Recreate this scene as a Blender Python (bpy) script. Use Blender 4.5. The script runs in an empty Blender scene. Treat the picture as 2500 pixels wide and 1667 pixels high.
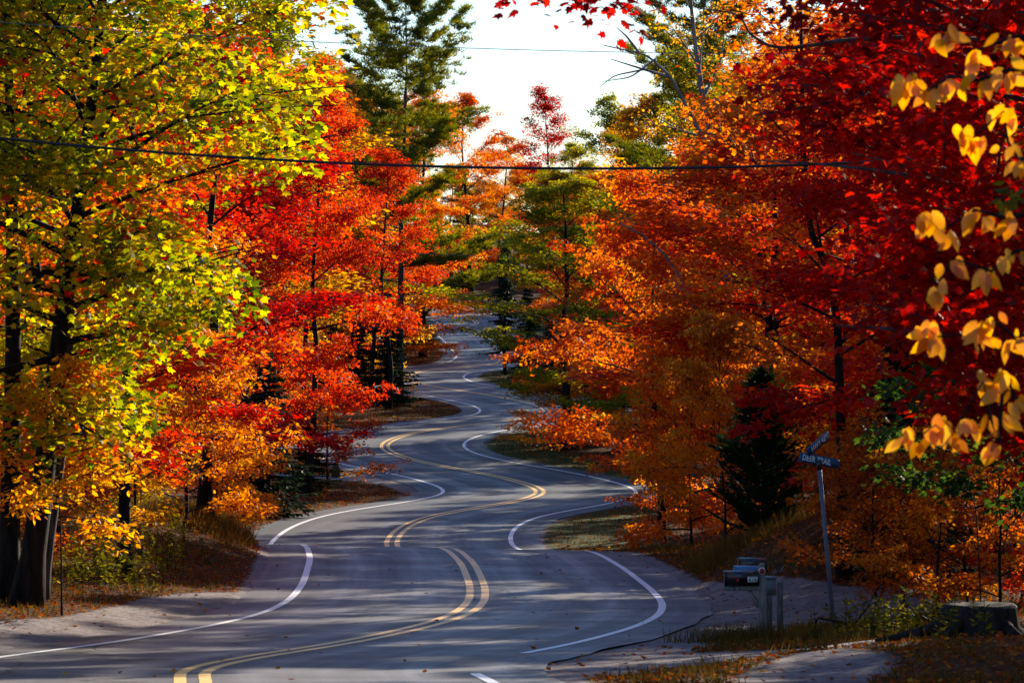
import bpy, math, random
import numpy as np
from mathutils import Vector, Matrix

# ------------------------------------------------------------------ camera, sky, sun, exposure
SC = bpy.context.scene
COL = SC.collection
F, U0, V0 = 10417.0, 1250.0, 700.0          # focal length in photo pixels, principal column, horizon row
CAMZ = 8.0
cd = bpy.data.cameras.new("camera"); cam = bpy.data.objects.new("camera", cd); COL.objects.link(cam)
cd.sensor_width = 36.0; cd.lens = 150.0; cd.clip_start = 0.5; cd.clip_end = 9000
cam.location = (0, 0, CAMZ)
cam.rotation_euler = (math.radians(90) - math.atan(133.5 / F), 0, 0)
cd.dof.use_dof = True; cd.dof.focus_distance = 120; cd.dof.aperture_fstop = 7.1
SC.camera = cam

SUN_AZ, SUN_EL = 29.0, 20.0                 # degrees right of the view direction, above the horizon
w = bpy.data.worlds.new("World"); SC.world = w; w.use_nodes = True
nt = w.node_tree; bg = nt.nodes["Background"]
sky = nt.nodes.new("ShaderNodeTexSky"); sky.sky_type = 'NISHITA'; sky.sun_disc = False
sky.sun_elevation = math.radians(SUN_EL); sky.sun_rotation = math.radians(SUN_AZ)
sky.air_density = 1.25; sky.dust_density = 0.35; sky.ozone_density = 8.0
nt.links.new(sky.outputs[0], bg.inputs[0]); bg.inputs[1].default_value = 0.09
sl = bpy.data.lights.new("sun", 'SUN'); sl.energy = 5.0; sl.angle = math.radians(0.6); sl.color = (1.0, 0.87, 0.68)
so = bpy.data.objects.new("sun", sl); COL.objects.link(so)
az, el = math.radians(SUN_AZ), math.radians(SUN_EL)
sdir = Vector((math.sin(az) * math.cos(el), math.cos(az) * math.cos(el), math.sin(el)))
so.rotation_euler = sdir.to_track_quat('Z', 'Y').to_euler(); so.location = (40, 60, 60)
SC.view_settings.view_transform = 'Standard'; SC.view_settings.look = 'None'
SC.view_settings.exposure = 1.25; SC.view_settings.gamma = 1.0
SC.render.engine = 'CYCLES'
SC.cycles.max_bounces = 6; SC.cycles.diffuse_bounces = 2; SC.cycles.transmission_bounces = 4
SC.cycles.glossy_bounces = 2; SC.cycles.transparent_max_bounces = 4
SC.cycles.caustics_reflective = False; SC.cycles.caustics_refractive = False

# ------------------------------------------------------------------ helpers
RNG = np.random.default_rng(7)
def setp(o, label=None, cat=None, group=None, kind=None):
    if label: o["label"] = label
    if cat: o["category"] = cat
    if group: o["group"] = group
    if kind: o["kind"] = kind
    return o
def link(name, me, mat=None, parent=None):
    o = bpy.data.objects.new(name, me); COL.objects.link(o)
    if mat is not None and me is not None:
        if len(me.materials) == 0: me.materials.append(None)
        o.material_slots[0].link = 'OBJECT'; o.material_slots[0].material = mat
    if parent is not None: o.parent = parent
    return o
def empty(name, loc=(0, 0, 0), rz=0.0, sc=(1, 1, 1)):
    o = bpy.data.objects.new(name, None); COL.objects.link(o)
    o.location = loc; o.rotation_euler = (0, 0, rz); o.scale = sc; o.empty_display_size = 0.3
    return o
def mesh_np(name, V, sizes, idx, smooth=False, tint=None):
    """V (n,3); sizes per polygon; idx flat loop indices; tint per vertex"""
    me = bpy.data.meshes.new(name)
    V = np.asarray(V, np.float32); sizes = np.asarray(sizes, np.int32); idx = np.asarray(idx, np.int32)
    me.vertices.add(len(V)); me.vertices.foreach_set("co", V.ravel())
    me.loops.add(len(idx)); me.loops.foreach_set("vertex_index", idx)
    me.polygons.add(len(sizes))
    st = np.zeros(len(sizes), np.int32); st[1:] = np.cumsum(sizes)[:-1]
    me.polygons.foreach_set("loop_start", st)
    try: me.polygons.foreach_set("loop_total", sizes)
    except Exception: pass
    if smooth: me.polygons.foreach_set("use_smooth", np.ones(len(sizes), bool))
    if tint is not None:
        a = me.attributes.new("tint", 'FLOAT', 'POINT'); a.data.foreach_set("value", np.asarray(tint, np.float32))
    me.update(calc_edges=True); me.validate()
    return me
class MB:
    """collects boxes, tubes and loops into one mesh"""
    def __init__(s): s.v = []; s.s = []; s.i = []; s.n = 0
    def add(s, V, polys):
        V = np.asarray(V, float).reshape(-1, 3); s.v.append(V)
        for p in polys: s.s.append(len(p)); s.i.extend(int(q) + s.n for q in p)
        s.n += len(V); return s
    def box(s, c, d, M=None):
        x, y, z = d[0] / 2, d[1] / 2, d[2] / 2
        V = np.array([[a * x, b * y, e * z] for a in (-1, 1) for b in (-1, 1) for e in (-1, 1)])
        if M is not None: V = V @ np.array(M.to_3x3()).T
        V = V + np.array(c)
        return s.add(V, [(0, 1, 3, 2), (4, 6, 7, 5), (0, 4, 5, 1), (2, 3, 7, 6), (0, 2, 6, 4), (1, 5, 7, 3)])
    def tube(s, P, R, k=6, cap=True):
        P = np.asarray(P, float); n = len(P); R = np.broadcast_to(np.asarray(R, float), (n,))
        T = np.gradient(P, axis=0); T /= np.linalg.norm(T, axis=1, keepdims=True) + 1e-9
        up = np.array([0.0, 0, 1]) if abs(T[0, 2]) < 0.9 else np.array([1.0, 0, 0])
        a = np.cross(T, up); a /= np.linalg.norm(a, axis=1, keepdims=True) + 1e-9
        b = np.cross(T, a)
        th = np.arange(k) * 2 * math.pi / k
        V = (P[:, None, :] + R[:, None, None] * (np.cos(th)[None, :, None] * a[:, None, :] + np.sin(th)[None, :, None] * b[:, None, :])).reshape(-1, 3)
        F_ = []
        for i in range(n - 1):
            for j in range(k):
                F_.append((i * k + j, i * k + (j + 1) % k, (i + 1) * k + (j + 1) % k, (i + 1) * k + j))
        if cap: F_.append(tuple(range(k - 1, -1, -1))); F_.append(tuple((n - 1) * k + j for j in range(k)))
        return s.add(V, F_)
    def lathe(s, prof, k=20, c=(0, 0, 0), wob=None):
        V = []
        for q, (r, z) in enumerate(prof):
            for j in range(k):
                t = j * 2 * math.pi / k; rr = r * (1 if wob is None else wob(t, z))
                V.append((c[0] + rr * math.cos(t), c[1] + rr * math.sin(t), c[2] + z))
        F_ = [(i * k + j, i * k + (j + 1) % k, (i + 1) * k + (j + 1) % k, (i + 1) * k + j) for i in range(len(prof) - 1) for j in range(k)]
        F_.append(tuple(range(k - 1, -1, -1))); F_.append(tuple((len(prof) - 1) * k + j for j in range(k)))
        return s.add(V, F_)
    def mesh(s, name, smooth=False):
        return mesh_np(name, np.concatenate(s.v), s.s, s.i, smooth)
    def build(s, name, mat, parent=None, smooth=False):
        return link(name, s.mesh(name, smooth), mat, parent)

# ------------------------------------------------------------------ materials
def newmat(name):
    m = bpy.data.materials.new(name); m.use_nodes = True
    t = m.node_tree; t.nodes.clear(); out = t.nodes.new("ShaderNodeOutputMaterial")
    return m, t, out
def nd(t, kind, **kw):
    n = t.nodes.new(kind)
    for k, v in kw.items():
        if k.startswith("i_"):
            key = k[2:]; key = int(key) if key.isdigit() else key.replace("_", " ")
            n.inputs[key].default_value = v
        else: setattr(n, k, v)
    return n
def ramp(t, stops, fac, interp='LINEAR'):
    r = t.nodes.new("ShaderNodeValToRGB"); r.color_ramp.interpolation = interp
    e = r.color_ramp.elements
    while len(e) < len(stops): e.new(0.5)
    for q, (p, c) in zip(e, stops): q.position = p; q.color = (c[0], c[1], c[2], 1)
    t.links.new(fac, r.inputs[0]); return r
def leafmat(name, stops, trans=0.66, gloss=0.012, rough=0.45, boost=1.25):
    m, t, out = newmat(name); L = t.links.new
    at = nd(t, "ShaderNodeAttribute", attribute_name="tint")
    oi = nd(t, "ShaderNodeObjectInfo")
    sh = nd(t, "ShaderNodeMath", operation='MULTIPLY_ADD', i_1=0.16, i_2=-0.08); L(oi.outputs["Random"], sh.inputs[0])
    ad = nd(t, "ShaderNodeMath", operation='ADD', use_clamp=True); L(at.outputs["Fac"], ad.inputs[0]); L(sh.outputs[0], ad.inputs[1])
    r = ramp(t, stops, ad.outputs[0])
    d = nd(t, "ShaderNodeBsdfDiffuse"); L(r.outputs[0], d.inputs[0])
    hs = nd(t, "ShaderNodeHueSaturation", i_Saturation=1.1, i_Value=boost); L(r.outputs[0], hs.inputs["Color"])
    tr = nd(t, "ShaderNodeBsdfTranslucent"); L(hs.outputs[0], tr.inputs[0])
    mx = nd(t, "ShaderNodeMixShader", i_0=trans); L(d.outputs[0], mx.inputs[1]); L(tr.outputs[0], mx.inputs[2])
    g = nd(t, "ShaderNodeBsdfGlossy", i_Roughness=rough, i_Color=(1, 1, 1, 1))
    m2 = nd(t, "ShaderNodeMixShader", i_0=gloss); L(mx.outputs[0], m2.inputs[1]); L(g.outputs[0], m2.inputs[2])
    L(m2.outputs[0], out.inputs[0]); return m
def barkmat(name, c0, c1, scale=9.0, bump=0.5):
    m, t, out = newmat(name); L = t.links.new
    tc = nd(t, "ShaderNodeTexCoord"); mp = nd(t, "ShaderNodeMapping"); mp.inputs["Scale"].default_value = (1, 1, 0.18)
    L(tc.outputs["Object"], mp.inputs[0])
    n = nd(t, "ShaderNodeTexNoise", i_Scale=scale, i_Detail=6.0, i_Roughness=0.65); L(mp.outputs[0], n.inputs[0])
    r = ramp(t, [(0.35, c0), (0.68, c1)], n.outputs[0])
    p = nd(t, "ShaderNodeBsdfPrincipled", i_Roughness=0.9); p.inputs["Specular IOR Level"].default_value = 0.12; L(r.outputs[0], p.inputs["Base Color"])
    b = nd(t, "ShaderNodeBump", i_Strength=bump, i_Distance=0.05); L(n.outputs[0], b.inputs["Height"]); L(b.outputs[0], p.inputs["Normal"])
    L(p.outputs[0], out.inputs[0]); return m
def simple(name, c, rough=0.5, metal=0.0, var=0.25, scale=14.0, coat=0.0, bump=0.0):
    m, t, out = newmat(name); L = t.links.new
    tc = nd(t, "ShaderNodeTexCoord")
    n = nd(t, "ShaderNodeTexNoise", i_Scale=scale, i_Detail=5.0, i_Roughness=0.6); L(tc.outputs["Object"], n.inputs[0])
    lo = tuple(q * (1 - var) for q in c); hi = tuple(min(1, q * (1 + var)) for q in c)
    r = ramp(t, [(0.3, lo), (0.7, hi)], n.outputs[0])
    p = nd(t, "ShaderNodeBsdfPrincipled", i_Metallic=metal); L(r.outputs[0], p.inputs["Base Color"])
    rr = nd(t, "ShaderNodeMapRange", i_3=max(0.05, rough - 0.12), i_4=min(1, rough + 0.15)); L(n.outputs[0], rr.inputs[0]); L(rr.outputs[0], p.inputs["Roughness"])
    if coat: p.inputs["Coat Weight"].default_value = coat
    if bump:
        b = nd(t, "ShaderNodeBump", i_Strength=bump, i_Distance=0.02); L(n.outputs[0], b.inputs["Height"]); L(b.outputs[0], p.inputs["Normal"])
    L(p.outputs[0], out.inputs[0]); return m

M = {}
# autumn leaf colours (low tint .. high tint)
M['maple_gold'] = leafmat('leaf_maple_gold', [(0, (.05, .085, .006)), (.28, (.13, .18, .008)), (.5, (.36, .36, .012)), (.72, (.66, .50, .015)), (.84, (.66, .28, .012)), (.93, (.60, .03, .012)), (1, (.55, .015, .01))])
M['deep_red'] = leafmat('leaf_deep_red', [(0, (.16, .004, .005)), (.4, (.46, .010, .006)), (.75, (.66, .022, .008)), (1, (.72, .09, .010))])
M['scarlet'] = leafmat('leaf_scarlet', [(0, (.26, .010, .006)), (.35, (.56, .035, .010)), (.7, (.70, .095, .014)), (1, (.75, .24, .02))])
M['flame'] = leafmat('leaf_flame', [(0, (.40, .03, .008)), (.4, (.68, .13, .013)), (.75, (.74, .25, .018)), (1, (.75, .42, .03))])
M['orange'] = leafmat('leaf_orange', [(0, (.28, .06, .006)), (.35, (.62, .17, .010)), (.7, (.74, .31, .015)), (1, (.74, .46, .02))])
M['amber'] = leafmat('leaf_amber', [(0, (.16, .07, .006)), (.3, (.44, .19, .010)), (.65, (.70, .34, .015)), (.88, (.66, .44, .03)), (1, (.62, .08, .012))])
M['olive'] = leafmat('leaf_olive', [(0, (.05, .06, .008)), (.4, (.15, .145, .014)), (.75, (.36, .28, .02)), (1, (.55, .20, .015))])
M['yellowgreen'] = leafmat('leaf_yellow_green', [(0, (.06, .085, .010)), (.45, (.22, .22, .018)), (.8, (.46, .36, .025)), (1, (.62, .34, .02))])
M['russet'] = leafmat('leaf_russet', [(0, (.14, .025, .006)), (.4, (.40, .075, .008)), (.75, (.60, .15, .012)), (1, (.64, .30, .015))])
M['green'] = leafmat('leaf_green', [(0, (.015, .035, .008)), (.6, (.04, .075, .012)), (1, (.10, .13, .015))])
M['yellow_big'] = leafmat('leaf_yellow_big', [(0, (.50, .14, .001)), (.5, (.80, .31, .002)), (1, (.84, .42, .004))], trans=0.62, gloss=0.04)
M['pine'] = leafmat('needle_pine', [(0, (.05, .065, .006)), (.5, (.14, .145, .010)), (1, (.34, .26, .014))], trans=0.5)
M['spruce'] = leafmat('needle_spruce', [(0, (.008, .018, .008)), (.7, (.022, .042, .014)), (1, (.05, .065, .016))], trans=0.2)
M['cedar'] = leafmat('needle_cedar', [(0, (.010, .022, .008)), (.7, (.03, .055, .014)), (1, (.06, .09, .02))], trans=0.2)
M['litter'] = leafmat('leaf_litter', [(0, (.07, .03, .015)), (.35, (.20, .07, .02)), (.6, (.36, .06, .015)), (.8, (.46, .18, .02)), (1, (.50, .32, .04))], trans=0.3, gloss=0.0)
M['grass'] = leafmat('grass_blades', [(0, (.022, .03, .007)), (.45, (.055, .052, .012)), (.8, (.12, .075, .02)), (1, (.19, .10, .03))], trans=0.35, gloss=0.0)
M['weed'] = leafmat('weed_leaves', [(0, (.035, .045, .006)), (.5, (.12, .11, .010)), (1, (.36, .27, .015))], trans=0.45)
M['bark'] = barkmat('bark_dark', (.006, .005, .005), (.030, .025, .022))
M['bark_grey'] = barkmat('bark_grey', (.075, .066, .062), (.25, .225, .21), 6.0, 0.3)
M['bark_mid'] = barkmat('bark_mid', (.03, .026, .023), (.12, .10, .09), 8.0, 0.4)
M['wood_grey'] = barkmat('weathered_wood', (.13, .125, .11), (.33, .32, .29), 26.0, 0.3)
M['wood_dark'] = barkmat('weathered_wood_dark', (.07, .062, .06), (.19, .17, .16), 26.0, 0.3)
M['black_paint'] = simple('black_paint', (.012, .012, .015), 0.28, 0.0, 0.4, 20, 0.3)
M['blue_paint'] = simple('blue_paint', (.05, .16, .34), 0.35, 0.0, 0.2, 12, 0.2)
M['red_paint'] = simple('red_paint', (.35, .012, .010), 0.45)
M['white_paint'] = simple('white_paint', (.75, .76, .74), 0.5, 0, 0.08)
M['sign_green'] = simple('sign_green', (.004, .055, .13), 0.35, 0, 0.15, 8)
M['galv'] = simple('galvanised_steel', (.10, .125, .18), 0.5, 0.2, 0.2, 30)
M['grey_plastic'] = simple('grey_box_paint', (.17, .18, .19), 0.5, 0, 0.15)
M['cable'] = simple('black_cable', (.010, .010, .012), 0.5, 0, 0.2)
M['wire'] = simple('grey_wire', (.16, .17, .17), 0.45, 0.5, 0.1)
M['rust'] = simple('rusty_can', (.055, .022, .012), 0.75, 0.2, 0.5, 9, 0, 0.3)
M['stump'] = barkmat('stump_bark', (.008, .007, .006), (.045, .038, .033), 12.0, 0.7)

def asphalt():
    m, t, out = newmat('asphalt'); L = t.links.new
    uv = nd(t, "ShaderNodeUVMap", uv_map="road"); sx = nd(t, "ShaderNodeSeparateXYZ"); L(uv.outputs[0], sx.inputs[0])
    geo = nd(t, "ShaderNodeNewGeometry")
    # long streaks that follow the lanes
    mp = nd(t, "ShaderNodeMapping"); mp.inputs["Scale"].default_value = (2.2, 0.06, 1); L(uv.outputs[0], mp.inputs[0])
    n1 = nd(t, "ShaderNodeTexNoise", i_Scale=1.0, i_Detail=5.0, i_Roughness=0.6); L(mp.outputs[0], n1.inputs[0])
    mp2 = nd(t, "ShaderNodeMapping"); mp2.inputs["Scale"].default_value = (0.35, 0.9, 1); L(uv.outputs[0], mp2.inputs[0])
    n2 = nd(t, "ShaderNodeTexNoise", i_Scale=0.5, i_Detail=6.0, i_Roughness=0.62); L(mp2.outputs[0], n2.inputs[0])
    n3 = nd(t, "ShaderNodeTexNoise", i_Scale=60.0, i_Detail=2.0); L(geo.outputs[0], n3.inputs[0])
    # wheel tracks: lighter, smoother bands at +-0.9 and +-2.6 m
    ab = nd(t, "ShaderNodeMath", operation='ABSOLUTE'); L(sx.outputs[0], ab.inputs[0])
    s1 = nd(t, "ShaderNodeMath", operation='SUBTRACT', i_1=1.75); L(ab.outputs[0], s1.inputs[0])
    a1 = nd(t, "ShaderNodeMath", operation='ABSOLUTE'); L(s1.outputs[0], a1.inputs[0])
    s2 = nd(t, "ShaderNodeMath", operation='SUBTRACT', i_1=0.82); L(a1.outputs[0], s2.inputs[0])
    a2 = nd(t, "ShaderNodeMath", operation='ABSOLUTE'); L(s2.outputs[0], a2.inputs[0])
    tr = nd(t, "ShaderNodeMapRange", interpolation_type='SMOOTHSTEP', i_1=0.6, i_2=0.05); L(a2.outputs[0], tr.inputs[0])
    sm = nd(t, "ShaderNodeMath", operation='MULTIPLY_ADD', i_1=0.55); L(n1.outputs[0], sm.inputs[0])
    h = nd(t, "ShaderNodeMath", operation='MULTIPLY', i_1=0.55); L(n2.outputs[0], h.inputs[0]); L(h.outputs[0], sm.inputs[2])
    t2 = nd(t, "ShaderNodeMath", operation='MULTIPLY_ADD', i_1=0.10); L(tr.outputs[0], t2.inputs[0]); L(sm.outputs[0], t2.inputs[2])
    t3 = nd(t, "ShaderNodeMath", operation='MULTIPLY_ADD', i_1=0.10); L(n3.outputs[0], t3.inputs[0]); L(t2.outputs[0], t3.inputs[2])
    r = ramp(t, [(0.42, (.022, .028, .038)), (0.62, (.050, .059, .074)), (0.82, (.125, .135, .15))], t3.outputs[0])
    # paler, greyer base colour up to the crest, darker and bluer beyond it
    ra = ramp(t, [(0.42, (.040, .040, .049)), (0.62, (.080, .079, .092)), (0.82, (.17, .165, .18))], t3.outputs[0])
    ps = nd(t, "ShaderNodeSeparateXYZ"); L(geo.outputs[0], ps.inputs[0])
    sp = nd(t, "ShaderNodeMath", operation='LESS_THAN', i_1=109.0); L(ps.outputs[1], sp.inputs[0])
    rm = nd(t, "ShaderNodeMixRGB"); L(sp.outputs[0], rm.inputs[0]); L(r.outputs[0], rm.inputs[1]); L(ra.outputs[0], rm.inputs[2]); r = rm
    # cracks
    vo = nd(t, "ShaderNodeTexVoronoi", feature='DISTANCE_TO_EDGE', i_Scale=0.22)
    wv = nd(t, "ShaderNodeTexNoise", i_Scale=1.3, i_Detail=4.0); L(geo.outputs[0], wv.inputs[0])
    wa = nd(t, "ShaderNodeMixRGB", i_0=0.45); L(geo.outputs[0], wa.inputs[1]); L(wv.outputs["Color"], wa.inputs[2]); L(wa.outputs[0], vo.inputs[0])
    cr = nd(t, "ShaderNodeMapRange", i_1=0.002, i_2=0.006); L(vo.outputs[0], cr.inputs[0])
    mc = nd(t, "ShaderNodeMixRGB", i_1=(.02, .02, .022, 1)); L(cr.outputs[0], mc.inputs[0]); L(r.outputs[0], mc.inputs[2])
    p = nd(t, "ShaderNodeBsdfPrincipled"); L(mc.outputs[0], p.inputs["Base Color"]); p.inputs["Specular IOR Level"].default_value = 0.22
    ro = nd(t, "ShaderNodeMapRange", i_1=0.35, i_2=0.85, i_3=0.75, i_4=0.52); L(t3.outputs[0], ro.inputs[0]); L(ro.outputs[0], p.inputs["Roughness"])
    b = nd(t, "ShaderNodeBump", i_Strength=0.25, i_Distance=0.01); L(n3.outputs[0], b.inputs["Height"]); L(b.outputs[0], p.inputs["Normal"])
    L(p.outputs[0], out.inputs[0]); return m
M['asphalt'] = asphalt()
def paintline(name, c):
    m, t, out = newmat(name); L = t.links.new
    geo = nd(t, "ShaderNodeNewGeometry")
    n = nd(t, "ShaderNodeTexNoise", i_Scale=3.0, i_Detail=7.0, i_Roughness=0.7); L(geo.outputs[0], n.inputs[0])
    r = ramp(t, [(0.28, tuple(q * 0.55 for q in c)), (0.40, tuple(q * .9 for q in c)), (0.7, c)], n.outputs[0])
    p = nd(t, "ShaderNodeBsdfPrincipled", i_Roughness=0.55); L(r.outputs[0], p.inputs["Base Color"]); L(p.outputs[0], out.inputs[0]); return m
M['line_yellow'] = paintline('line_yellow', (.86, .50, .13))
M['line_white'] = paintline('line_white', (.78, .79, .80))
M['tar'] = simple('tar_seal', (.008, .008, .009), 0.4)
def groundmat():
    m, t, out = newmat('forest_ground'); L = t.links.new
    geo = nd(t, "ShaderNodeNewGeometry")
    gr = nd(t, "ShaderNodeAttribute", attribute_name="gravel"); gs = nd(t, "ShaderNodeAttribute", attribute_name="grass")
    n1 = nd(t, "ShaderNodeTexNoise", i_Scale=0.9, i_Detail=8.0, i_Roughness=0.7); L(geo.outputs[0], n1.inputs[0])
    n2 = nd(t, "ShaderNodeTexNoise", i_Scale=14.0, i_Detail=5.0, i_Roughness=0.7); L(geo.outputs[0], n2.inputs[0])
    vo = nd(t, "ShaderNodeTexVoronoi", i_Scale=9.0); L(geo.outputs[0], vo.inputs[0])
    litter = ramp(t, [(0.0, (.012, .008, .005)), (0.35, (.045, .020, .009)), (0.6, (.10, .028, .009)), (0.85, (.15, .060, .012)), (1, (.08, .045, .012))], vo.outputs["Color"])
    dk = ramp(t, [(0.35, (.45, .42, .4)), (0.65, (1, 1, 1))], n1.outputs[0])
    ml = nd(t, "ShaderNodeMixRGB", blend_type='MULTIPLY', i_0=1.0); L(litter.outputs[0], ml.inputs[1]); L(dk.outputs[0], ml.inputs[2])
    grass = ramp(t, [(0.3, (.022, .032, .006)), (0.55, (.055, .065, .012)), (0.75, (.10, .085, .018))], n2.outputs[0])
    gravel = ramp(t, [(0.25, (.13, .115, .118)), (0.5, (.29, .255, .26)), (0.75, (.44, .40, .40))], n2.outputs[0])
    n4 = nd(t, "ShaderNodeTexNoise", i_Scale=4.5, i_Detail=9.0, i_Roughness=0.78); L(geo.outputs[0], n4.inputs[0])
    dk2 = ramp(t, [(0.36, (.38, .36, .35)), (0.52, (.85, .84, .84)), (0.7, (1, 1, 1))], n4.outputs[0])
    g3 = nd(t, "ShaderNodeMixRGB", blend_type='MULTIPLY', i_0=1.0); L(gravel.outputs[0], g3.inputs[1]); L(dk2.outputs[0], g3.inputs[2])
    g2 = nd(t, "ShaderNodeMixRGB", blend_type='MULTIPLY', i_0=0.6); L(g3.outputs[0], g2.inputs[1]); L(dk.outputs[0], g2.inputs[2])
    def edge(attr):
        a = nd(t, "ShaderNodeMath", operation='MULTIPLY_ADD', i_1=0.7, i_2=-0.35); L(n1.outputs[0], a.inputs[0])
        b = nd(t, "ShaderNodeMath", operation='ADD'); L(attr.outputs["Fac"], b.inputs[0]); L(a.outputs[0], b.inputs[1])
        c = nd(t, "ShaderNodeMapRange", i_1=0.40, i_2=0.60); L(b.outputs[0], c.inputs[0]); return c
    e1 = edge(gs); e2 = edge(gr)
    m1 = nd(t, "ShaderNodeMixRGB"); L(e1.outputs[0], m1.inputs[0]); L(ml.outputs[0], m1.inputs[1]); L(grass.outputs[0], m1.inputs[2])
    m2 = nd(t, "ShaderNodeMixRGB"); L(e2.outputs[0], m2.inputs[0]); L(m1.outputs[0], m2.inputs[1]); L(g2.outputs[0], m2.inputs[2])
    p = nd(t, "ShaderNodeBsdfPrincipled", i_Roughness=0.95); p.inputs["Specular IOR Level"].default_value = 0.08; L(m2.outputs[0], p.inputs["Base Color"])
    b = nd(t, "ShaderNodeBump", i_Strength=0.6, i_Distance=0.06); L(n2.outputs[0], b.inputs["Height"]); L(b.outputs[0], p.inputs["Normal"])
    L(p.outputs[0], out.inputs[0]); return m
M['ground'] = groundmat()

# ------------------------------------------------------------------ the lie of the land
def pchip(X, Y):
    X = np.array(X, float); Y = np.array(Y, float); h = np.diff(X); d = np.diff(Y) / h
    m = np.zeros(len(X)); m[0] = d[0]; m[-1] = d[-1]
    for i in range(1, len(X) - 1):
        if d[i - 1] * d[i] > 0:
            w1 = 2 * h[i] + h[i - 1]; w2 = h[i] + 2 * h[i - 1]; m[i] = (w1 + w2) / (w1 / d[i - 1] + w2 / d[i])
    def f(x):
        x = np.asarray(x, float); i = np.clip(np.searchsorted(X, x) - 1, 0, len(h) - 1)
        t = np.clip((x - X[i]) / h[i], 0, 1)
        return ((2 * t**3 - 3 * t**2 + 1) * Y[i] + (t**3 - 2 * t**2 + t) * h[i] * m[i] + (-2 * t**3 + 3 * t**2) * Y[i + 1] + (t**3 - t**2) * h[i] * m[i + 1])
    return f
drop = pchip([-60, 0, 25, 50, 67, 83, 96, 104, 112, 117, 122, 131, 153, 188, 225, 263, 303, 330, 338, 346, 356, 380, 410, 450, 520, 700, 1200, 4000],
             [0.2, 1.7, 3.15, 4.64, 5.53, 5.98, 6.20, 6.39, 6.93, 7.24, 7.47, 7.545, 7.49, 7.07, 6.59, 5.60, 4.94, 4.02, 3.90, 4.10, 4.07, 3.25, 2.05, 0.4, -2.0, -6, -12, -20])
def vrow(z): return V0 + F * drop(z) / z
def zinv(v, a, b):
    lo, hi = a, b                                 # row decreases with depth on each visible stretch
    for _ in range(50):
        mid = (lo + hi) / 2
        if vrow(mid) > v: lo = mid
        else: hi = mid
    return (lo + hi) / 2
FG, VA, FA = (46.0, 104.0), (122.5, 337.0), (358.0, 425.0)
def roadxy(x, y):                                 # height of the road surface / graded ground
    x = np.asarray(x, float); y = np.asarray(y, float)
    k = 0.032 * np.exp(-((y - 97) / 14.0) ** 2)
    return CAMZ - drop(y) - k * np.clip(x + 1.5, -6, 7)
fg = [(478, 1667), (457, 1643), (505, 1625), (638, 1599), (850, 1567), (1036, 1529), (1132, 1498), (1166, 1466), (1166, 1428), (1143, 1375), (1105, 1342)]
va = [(949, 1334), (965, 1301), (998, 1278), (1052, 1258), (1135, 1243), (1239, 1229), (1301, 1215), (1333, 1205), (1314, 1189), (1260, 1173), (1177, 1154), (1073, 1137), (990, 1119),
      (949, 1104), (933, 1091), (945, 1077), (982, 1063), (1052, 1048), (1156, 1036), (1239, 1026), (1314, 1018), (1342, 1005), (1326, 992), (1280, 980), (1177, 961), (1094, 949), (1015, 936),
      (986, 922), (1015, 907), (1094, 900), (1177, 892), (1222, 885), (1240, 868), (1205, 840)]
fa = [(1131, 800), (1173, 789), (1139, 775)]
nodes = [(0.0, -7.5), (20.0, -5.2), (38.0, -2.9)]
nodes = [(-40.0, -2.0), (0.0, -6.0), (25.0, -2.6)]
for lst, (a, b) in ((fg, FG), (va, VA), (fa, FA)):
    for (u, v) in lst:
        z = zinv(v, a, b); nodes.append((z, (u - U0) * z / F))
nodes += [(435, -12.0), (470, -26.0), (520, -48.0), (600, -70)]
nodes.sort()
_nz = np.array([q[0] for q in nodes]); _nx = np.array([q[1] for q in nodes])
# smooth resample: linear, then a gaussian over a few metres
_zz = np.arange(-40, 601, 0.5); _xx = np.interp(_zz, _nz, _nx)
def gsm(a, s):
    k = np.exp(-0.5 * (np.arange(-60, 61) * 0.5 / s) ** 2); k /= k.sum()
    return np.convolve(np.pad(a, 60, mode='edge'), k, mode='valid')
_sig = np.where(_zz < 110, 1.1, 2.0)
_xx = np.where(_zz < 112, gsm(_xx, 1.3), gsm(_xx, 2.4))
_xx = gsm(_xx, 1.0)
def cx(y): return np.interp(y, _zz, _xx)
_dd = np.gradient(_xx, _zz)
def cslope(y): return np.interp(y, _zz, _dd)
def rdist(x, y):                                   # signed distance from the centre line (right positive)
    return (np.asarray(x) - cx(y)) / np.sqrt(1 + cslope(y) ** 2)
def poly_sd(X, Y, poly):
    P = np.array(poly); Q = np.roll(P, -1, axis=0)
    d = np.full(X.shape, 1e9); ins = np.zeros(X.shape, bool)
    for (x1, y1), (x2, y2) in zip(P, Q):
        ex, ey = x2 - x1, y2 - y1; L2 = ex * ex + ey * ey + 1e-9
        t = np.clip(((X - x1) * ex + (Y - y1) * ey) / L2, 0, 1)
        d = np.minimum(d, np.hypot(X - x1 - t * ex, Y - y1 - t * ey))
        c = ((y1 > Y) != (y2 > Y)) & (X < (x2 - x1) * (Y - y1) / (y2 - y1 + 1e-12) + x1); ins ^= c
    return np.where(ins, d, -d)
def unp(u, v, br=FG):
    z = zinv(v, *br); return ((u - U0) * z / F, z)
LAYBY = [unp(*q) for q in [(1540, 1362), (1590, 1368), (1640, 1385), (1700, 1412), (1800, 1440), (1930, 1462), (2060, 1478), (2400, 1490), (2400, 1515), (2080, 1522), (1960, 1530), (1900, 1545), (1800, 1560), (1720, 1580), (1690, 1596), (1900, 1600), (2200, 1598), (2200, 1612), (1960, 1616), (1700, 1630), (1500, 1648), (1350, 1660), (1250, 1667), (1150, 1650), (1400, 1590), (1600, 1500), (1610, 1440)]]
PATCH = [unp(*q) for q in [(1830, 1640), (1960, 1622), (2150, 1628), (2190, 1650), (2100, 1680), (1850, 1685), (1780, 1665)]]
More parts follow.
